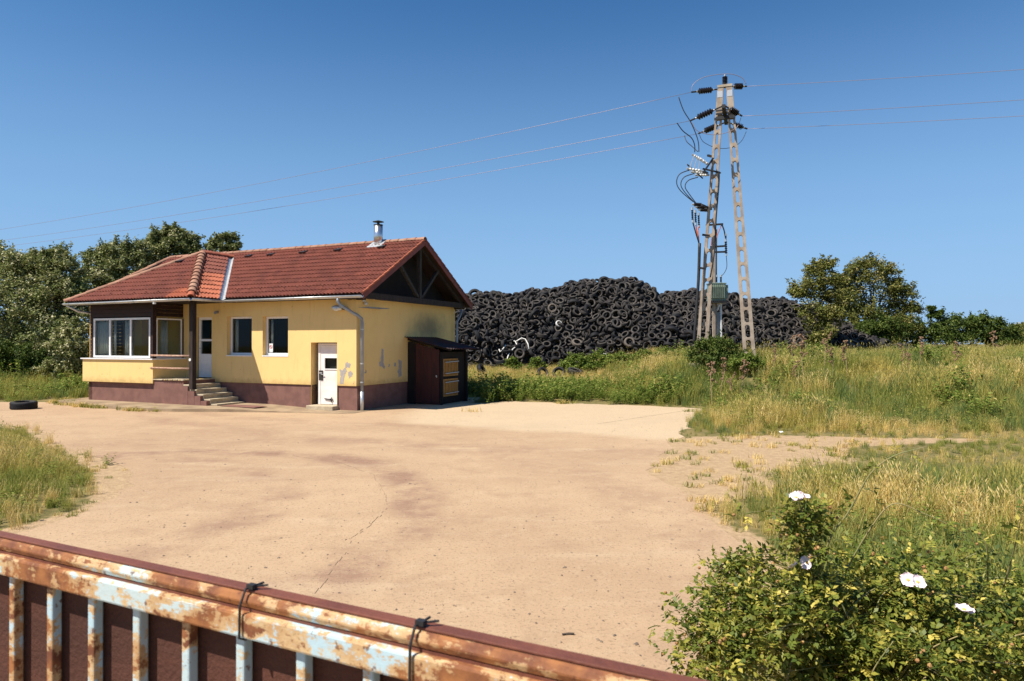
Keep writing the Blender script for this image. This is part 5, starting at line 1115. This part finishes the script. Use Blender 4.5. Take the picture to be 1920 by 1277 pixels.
def cat_(L): return [np.concatenate([l[i] for l in L]) for i in range(4)]
bandA = field(*sample(.9,10,3.0,9,42), 1, .85); bandB = field(*sample(1.8,20,9,20,26), 2, .95); bandC = field(*sample(4.5,36,20,34,13), 3, 1.2); bandD = field(*sample(5,60,34,60,6.0), 4, 1.35)
X, Y, K, S = cat_([bandA, bandB, bandC, bandD]); scatter('field_grass', 'tall mixed green and straw grass of the right hand field', 'grass', X, Y, K, S, 1)
lf1 = field(*sample(-18,-4.5,6.5,21,36), 5, .62); X, Y, K, S = lf1; K = np.where(K == P_['b_blue'], P_['i_green'], K); uu_ = r_g.random(len(K)); K = np.where((uu_ < .26) & (vnoise(X,Y,1.0,71) > .42), P_['c_dry'], np.where(uu_ > .95, P_['g_weed'], K)); scatter('verge_grass', 'tufty grass verge on the left of the yard', 'grass', X, Y, K, S, 2)
x, y = sample(-34,-13.5,24.5,40,11); X, Y, K, S = field(x, y, 6, 1.15); K = np.where(r_g.random(len(K)) < .35, P_['g_weed'], np.where(K == P_['c_dry'], P_['e_mix'], K)); scatter('strip_grass', 'lush grass strip under the trees left of the house', 'grass', X, Y, K, S, 3)
# dry bank and weeds behind the yard
x, y = sample(-6,8,26.5,46,14); k = ~in_house(x,y) & ~in_poly(x,y); x, y = x[k], y[k]; u = r_g.random(len(x)); dn = vnoise(x,y,.5,9)
K = np.where(y > 31.5, np.where(u < .62+.3*(dn-.5), P_['c_dry'], np.where(u < .85, P_['e_mix'], P_['a_green'])), np.where(u < .5, P_['i_green'], P_['a_green'])); scatter('bank_grass', 'dry straw grass on the bank before the tyre heap', 'grass', x, y, K, r_g.uniform(.45,.85,len(x)), 4)
x, y = sample(-4,8,24.2,30.5,13); k = ~in_house(x,y) & (edge_dist(x,y) > .1) & ~in_poly(x,y) & (vnoise(x,y,.6,3) > .22); x, y = x[k], y[k]; u = r_g.random(len(x))
scatter('weed_bank', 'leafy green weeds growing along the back edge of the yard', 'weeds', x, y, np.where(u < .7, P_['f_weed'], P_['g_weed']), r_g.uniform(.65,1.25,len(x))*(1-.25*sst((x-1)/4)), 5)
# tufts along the kerb and in slab joints
kx, ky = [], []
for cx_, cy_, sp_, n_ in ((-11.6,-2.05,.35,14),(-10.4,-2.45,.35,10),(-9.0,-2.62,.5,20),(-6.6,-2.83,.3,10),(-12.2,-1.2,.4,10),(-5.7,-2.7,.2,3),(.5,6.6,.5,20)):
    for q in range(n_): p = HM @ Vector((cx_+r_g.normal(0,sp_), cy_+r_g.normal(0,.05), 0)); kx.append(p.x); ky.append(p.y)
for (px_, py_, n_, sp_) in ((1375,758,6,.12),(1360,762,5,.12),(1290,772,2,.05),(1060,757,8,.25),(880,772,2,.05),(950,752,8,.3)):
    for q in range(n_): g_ = gpt(px_+r_g.normal(0,8), py_); kx.append(g_[0]); ky.append(g_[1])
kx, ky = np.array(kx), np.array(ky); scatter('kerb_tufts', 'small grass tufts along the kerb and slab joints', 'grass', kx, ky, np.where(r_g.random(len(kx)) < .7, P_['d_low'], P_['h_drylow']), r_g.uniform(.7,1.4,len(kx)), 6, .0)
# grit and pebbles on the yard
n = 1800; yy_ = 4+r_g.random(n)**1.6*19; xx_ = r_g.uniform(-.75,.3,n)*yy_; k = in_poly(xx_, yy_); xx_, yy_ = xx_[k], yy_[k]; pv, pf, c0 = [], [], 0
octv = np.array([(1,0,0),(0,1,0),(-1,0,0),(0,-1,0),(0,0,.7),(0,0,-.3)]); octf = np.array([(0,1,4),(1,2,4),(2,3,4),(3,0,4)])
for a, b_ in zip(xx_, yy_): s_ = abs(r_g.normal(0,.0055))+.003; th_ = r_g.uniform(0,6.28); c_, s2 = math.cos(th_), math.sin(th_); v = octv*np.array((1.5,1,1))*s_; v = np.stack([v[:,0]*c_-v[:,1]*s2, v[:,0]*s2+v[:,1]*c_, v[:,2]],1)+np.array((a,b_,.005)); pv.append(v); pf.append(octf+c0); c0 += 6
grit = obj('grit', np_mesh('grit', np.concatenate(pv), np.concatenate(pf)), M['stone']); tag(grit, 'scattered grit and pebbles on the sandy yard', 'gravel', kind='stuff')

# ---- dry burdock stalks, one thing each
def stalk_proto(seed):
    r = random.Random(seed); root = empty('dry_stalk'); H = 1.5; P0 = [Vector((0,0,-.05)), Vector((r.uniform(-.05,.05),0,.6)), Vector((r.uniform(-.1,.1),r.uniform(-.05,.05),1.1)), Vector((r.uniform(-.14,.14),0,H))]
    b = MB().tube(P0,[.014,.012,.009,.005],5); hd = MB()
    for k in range(16):
        f = r.uniform(.42,1); i = min(int(f*3),2); p = P0[i].lerp(P0[i+1], f*3-i); a = r.uniform(0,6.28); q = p+Vector((math.cos(a),math.sin(a),.9))*r.uniform(.05,.17)*(1.3-f*.7); b.tube([p,q],[.005,.003],4)
        for m in range(3):
            c = q+Vector((r.gauss(0,.025),r.gauss(0,.025),r.gauss(0,.03))); hd.lathe([(0,-.03),(.022,-.012),(.026,.008),(.012,.03),(0,.034)],6,Matrix.Translation(c) @ Matrix.Rotation(r.uniform(0,1.2),4,'X') @ Matrix.Scale(r.uniform(.8,1.35),4))
    b.build('stem', M['stalk'], root); h = hd.build('seed_heads', M['burr'], root); h['kind'] = 'stuff'; return root
sp_l = [stalk_proto(i) for i in range(3)]
stk = [(1336,758,22.5,1.0,'dry burr stalk at the left end of the row by the pole bush'),(1352,748,23.5,1.05,'tallest dry burr stalk in front of the pole bush'),(1366,758,22.8,.75,'short dry burr stalk between taller ones by the pole bush'),(1383,752,23,1.0,'dry burr stalk at the right of the row by the pole bush'),
 (1452,735,25,.8,'small dry stalk just right of the pole in the field'),(1487,725,25.5,.95,'first of three close burr stalks in mid field'),(1508,745,23.8,1.1,'thick brown burr stalk, tallest in mid field'),(1492,752,23,.7,'low burr stalk before the thick one in mid field'),(1546,722,26.5,1.0,'burr stalk standing against the heap end'),(1562,745,24,.8,'leaning burr stalk right of the mid field group'),(1590,742,24.5,.95,'lone burr stalk in the middle of the field'),(1688,738,25,.75,'lone dark burr stalk in front of the broad tree'),(1700,742,24.5,.6,'small burr stalk beside the lone dark one'),(1722,722,26.5,.9,'pale stalk between the broad tree and the sapling'),(1788,735,25,.85,'burr stalk before the right hedge'),(1868,690,30,1.0,'bushy dry stalk near the right edge of the field')]
for i, (px_, py_, Y_, sc_, lab) in enumerate(stk):
    o = sp_l[i] if i < 3 else copy_tree(sp_l[i % 3]); b = gbase(px_, Y_); o.location = b; o.rotation_euler = (r_g.normal(0,.06), r_g.normal(0,.06), r_g.uniform(0,6.28)); o.scale = (sc_,)*3; tag(o, lab, 'stalk', 'dry burr stalks in the field')
# litter
for i, (px_, py_, lab) in enumerate(((1204,752,'crumpled pale rag at the edge of the weeds behind the yard'),(1465,812,'small white scrap of litter beside the dirt track'))):
    b = MB(); r_ = random.Random(i); q = [(r_.uniform(-.12,.12), r_.uniform(-.08,.08), r_.uniform(0,.10)) for _ in range(9)]; bm = bmesh.new(); [bm.verts.new(v) for v in q]; bmesh.ops.convex_hull(bm, input=bm.verts[:]); me = bpy.data.meshes.new('litter'); bm.to_mesh(me); bm.free(); o = obj('litter', me, M['curtain']); g_ = gpt(px_, py_); o.location = (g_[0], g_[1], .01); o.scale = (.8,.8,.8) if i == 0 else (.45,.45,.45); tag(o, lab, 'litter')
o = MB().tube([(0,0,.012),(.05,.012,.014),(.09,.01,.012)],.007,6).build('twig', M['bark']); g_ = gpt(1054,1191); o.location = (g_[0], g_[1], 0); tag(o, 'small dark twig lying on the near part of the yard', 'twig')

# ------------------------------------------------------------------ wild rose in the right foreground
rose = empty('rose_bush', (1.95,3.35,0)); tag(rose, 'wild rose bush with white blooms in the right foreground', 'bush')
RB = Vector((1.95,3.35,0)); r_r = np.random.default_rng(21); LC, LD, LN, LL, LW, LT = [], [], [], [], [], []; bud_pts = []
def cane(pts, rad, leaf_from=.25, step=.030, dens=1.0, leafL=.030, build=True):
    P = [Vector(p)-RB for p in pts]; out = []
    for i in range(len(P)-1):
        p0, p1, p2, p3 = P[max(i-1,0)], P[i], P[i+1], P[min(i+2,len(P)-1)]
        for k in range(6): t = k/6; out.append(.5*((2*p1)+(p2-p0)*t+(2*p0-5*p1+4*p2-p3)*t*t+(3*p1-p0-3*p2+p3)*t**3))
    out.append(P[-1]); n = len(out)
    if build: MB().tube(out,[rad*(1-.75*i/(n-1)) for i in range(n)],5).build('cane', M['cane'], rose, smooth=True)
    L = [0]
    for i in range(1,n): L.append(L[-1]+(out[i]-out[i-1]).length)
    s = leaf_from*L[-1]; side = 0
    while s < L[-1]:
        i = int(np.searchsorted(L, s)); i = min(max(i,1),n-1); f = (s-L[i-1])/max(L[i]-L[i-1],1e-6); p = np.array(out[i-1].lerp(out[i],f)); tg = np.array((out[i]-out[i-1]).normalized())
        if r_r.random() < dens:            # pinnate leaf: rachis with five or seven leaflets
            a = side*2.4+r_r.normal(0,.4); side += 1; o1 = nrm_(np.cross(tg,(0.2,.1,1.))); o2 = np.cross(tg,o1); rd = nrm_(o1*math.cos(a)+o2*math.sin(a)+tg*.45+np.array((0,0,.15))); rl = r_r.uniform(.045,.085); up = nrm_(np.array((0,0,1.))+r_r.normal(0,.45,3)); sd = nrm_(np.cross(rd,up)); tn = np.clip(r_r.normal(.43,.23),0,1)
            k = r_r.integers(2,4)
            for j in range(k):
                c = p+rd*rl*(.35+.5*j/k)
                for sg in (-1,1): LC.append(c); LD.append(rd*.45+sd*sg+r_r.normal(0,.12,3)); LN.append(up+r_r.normal(0,.25,3)); q = leafL*r_r.uniform(.75,1.25); LL.append(q); LW.append(q*.58); LT.append(np.clip(tn+r_r.normal(0,.12),0,1))
            LC.append(p+rd*rl*.9); LD.append(rd+r_r.normal(0,.1,3)); LN.append(up); LL.append(leafL*1.15); LW.append(leafL*.66); LT.append(tn)
        s += step*r_r.uniform(.7,1.3)
    if r_r.random() < .45: bud_pts.append(np.array(out[-1])); 
    if r_r.random() < .2: bud_pts.append(np.array(out[-2])+r_r.normal(0,.012,3))
for k in range(120):
    bx, by = 1.95+r_r.normal(0,.42), 3.35+r_r.normal(0,.22); a = r_r.uniform(0,6.283); u = r_r.random()**.6; ex, ey = 1.98+math.cos(a)*1.12*u, 3.30+math.sin(a)*.72*u
    ez = (1.10-.38*u*u+.05*max(0,ex-1.9))*r_r.uniform(.72,1.05); mid = (bx*.5+ex*.5+r_r.normal(0,.08), by*.5+ey*.5+r_r.normal(0,.08), ez*r_r.uniform(.72,.95))
    cane([(bx,by,0),(bx*.8+ex*.2,by*.8+ey*.2,ez*.45),mid,(ex,ey,ez)], .007, .35)
    for q in range(2):                     # side shoots
        t = r_r.uniform(.3,.95); sx, sy, sz = mid[0]+(ex-mid[0])*t, mid[1]+(ey-mid[1])*t, mid[2]+(ez-mid[2])*t; cane([(sx,sy,sz),(sx+r_r.normal(0,.07),sy+r_r.normal(0,.07),sz+r_r.uniform(.0,.10)),(sx+r_r.normal(0,.12),sy+r_r.normal(0,.12),sz+r_r.uniform(-.04,.16))], .003, .05, .028, 1, .028, build=False)
def cp(px, py, Y): return tuple(at(px, py, Y))
for tx, ty, ty2 in ((1338,1062,3.25),(1300,1120,3.1),(1288,1140,3.0),(1345,1085,3.2),(1268,1205,2.85),(1290,1190,2.85),(1262,1240,2.75),(1310,1225,2.8),(1330,1150,3.0),(1370,1070,3.3),(1400,1100,3.2),(1345,1250,2.7),(1380,1180,2.9),(1300,1262,2.7),(1330,1205,2.8),(1360,1235,2.75),(1420,1150,3.0),(1365,1110,3.15)):
    e = cp(tx,ty,ty2); b = (1.55+r_r.normal(0,.1),3.2,0); cane([b,(b[0]-.1,3.15,e[2]*.7),((b[0]+e[0])/2,(3.15+e[1])/2,e[2]+.06),e], .006, .35)
    for q in range(5): t = r_r.uniform(.45,1); c = Vector(((b[0]+e[0])/2,(3.15+e[1])/2,e[2]+.06)).lerp(Vector(e),t); cane([tuple(c),(c.x+r_r.normal(0,.05),c.y+r_r.normal(0,.05),c.z+r_r.normal(0,.03)),(c.x+r_r.normal(-.02,.08),c.y+r_r.normal(0,.07),c.z+r_r.normal(-.01,.06))], .0025, .05, .027, 1, .027, build=False)
# tall flowering shoot and the arching bare canes
sh = [cp(1528,1120,3.2),cp(1522,1060,3.2),cp(1512,1000,3.2),cp(1500,950,3.2),cp(1497,938,3.2)]; cane(sh,.006,.1,.018,1,.030)
for q in range(30): t = r_r.random(); c = Vector(sh[0]).lerp(Vector(sh[3]),t); cane([tuple(c),(c.x+r_r.normal(0,.05),c.y+r_r.normal(0,.04),c.z+.02),(c.x+r_r.normal(0,.09),c.y+r_r.normal(0,.05),c.z+r_r.normal(0,.03))],.0025,.1,.022,1,.028,build=False)
cane([cp(1530,1100,3.2),cp(1555,1010,3.15),cp(1590,960,3.1),cp(1630,890,3.05),cp(1675,855,3.0),cp(1735,838,2.95)],.006,.2,.055,.8,.030); cane([cp(1585,1070,3.3),cp(1625,1000,3.25),cp(1672,945,3.2),cp(1730,962,3.15),cp(1790,990,3.1),cp(1830,1020,3.1)],.0045,.3,.05,.9,.028); cane([cp(1500,1010,3.2),cp(1460,965,3.2),cp(1430,958,3.2),cp(1375,965,3.2)],.003,.2,.035,1,.026); cane([cp(1880,1100,3.2),cp(1900,1030,3.1),cp(1915,960,3.0)],.005,.2,.03,1,.028); cane([cp(1850,1090,3.3),cp(1850,1030,3.2),cp(1835,1000,3.2)],.005,.1,.02,1,.028)
fo = obj('foliage', leaf_mesh('foliage', np.array(LC), np.array(LD), np.array(LN), np.array(LL), np.array(LW), np.array(LT), G_ROSE), None, rose); fo['kind'] = 'stuff'
bd = MB()
for p in bud_pts: bd.lathe([(0,-.008),(.006,-.002),(.007,.003),(.003,.010),(0,.012)],6,Matrix.Translation(Vector(p)) @ Matrix.Rotation(r_r.uniform(0,2),4,'X') @ Matrix.Scale(r_r.uniform(.8,1.5),4))
bo = bd.build('buds', M['bud'], rose); bo['kind'] = 'stuff'
pm = MB(); nu, nv = 5, 4
for i in range(nv+1):
    for j in range(nu+1):
        f = i/nv; w = .021*math.sin(math.pi*(.12+.80*f)**.9)+.001; x = (j/nu-.5)*2*w; y = .003+.031*f-(.005 if (i == nv and j in (2,3)) else 0); pm.v.append((x,y,.007*f*f+.0025*math.cos(j*1.9)*f+1.2*x*x))
for i in range(nv):
    for j in range(nu): a = i*(nu+1)+j; pm.f.append((a,a+1,a+nu+2,a+nu+1))
petal_me = pm.mesh('petal', True); petal_me.materials.append(M['petal'])
for px_, py_, Y_, tl, sc_ in ((1492,933,3.18,(-.3,-.4,.9),1.0),(1505,930,3.2,(.4,-.2,.9),1.0),(1513,1054,3.15,(-.9,-.5,.2),1.0),(1519,1044,3.17,(.3,.2,1),.9),(1486,1062,3.15,(-.4,.5,.8),.9),(1701,1087,3.0,(-.3,-.8,.6),1.0),(1719,1091,2.98,(.1,-.7,.7),1.0),(1806,1143,2.9,(.1,-.15,1),1.15),(1788,1179,2.88,(.2,-.5,.6),.6))[:8]:
    q = Vector(tl).normalized().to_track_quat('Z','Y').to_matrix().to_4x4(); c = MB().lathe([(0,.0),(.006,.001),(.007,.004),(.004,.007),(0,.008)],8).build('flower', M['stamen'], rose); c.matrix_local = Matrix.Translation(at(px_,py_,Y_)-RB) @ q @ Matrix.Scale(sc_,4)
    for k in range(5): obj('petal', petal_me, None, c, Matrix.Rotation(k*1.2566+r_r.normal(0,.08),4,'Z') @ Matrix.Rotation(R(r_r.uniform(2,16)),4,'X'))
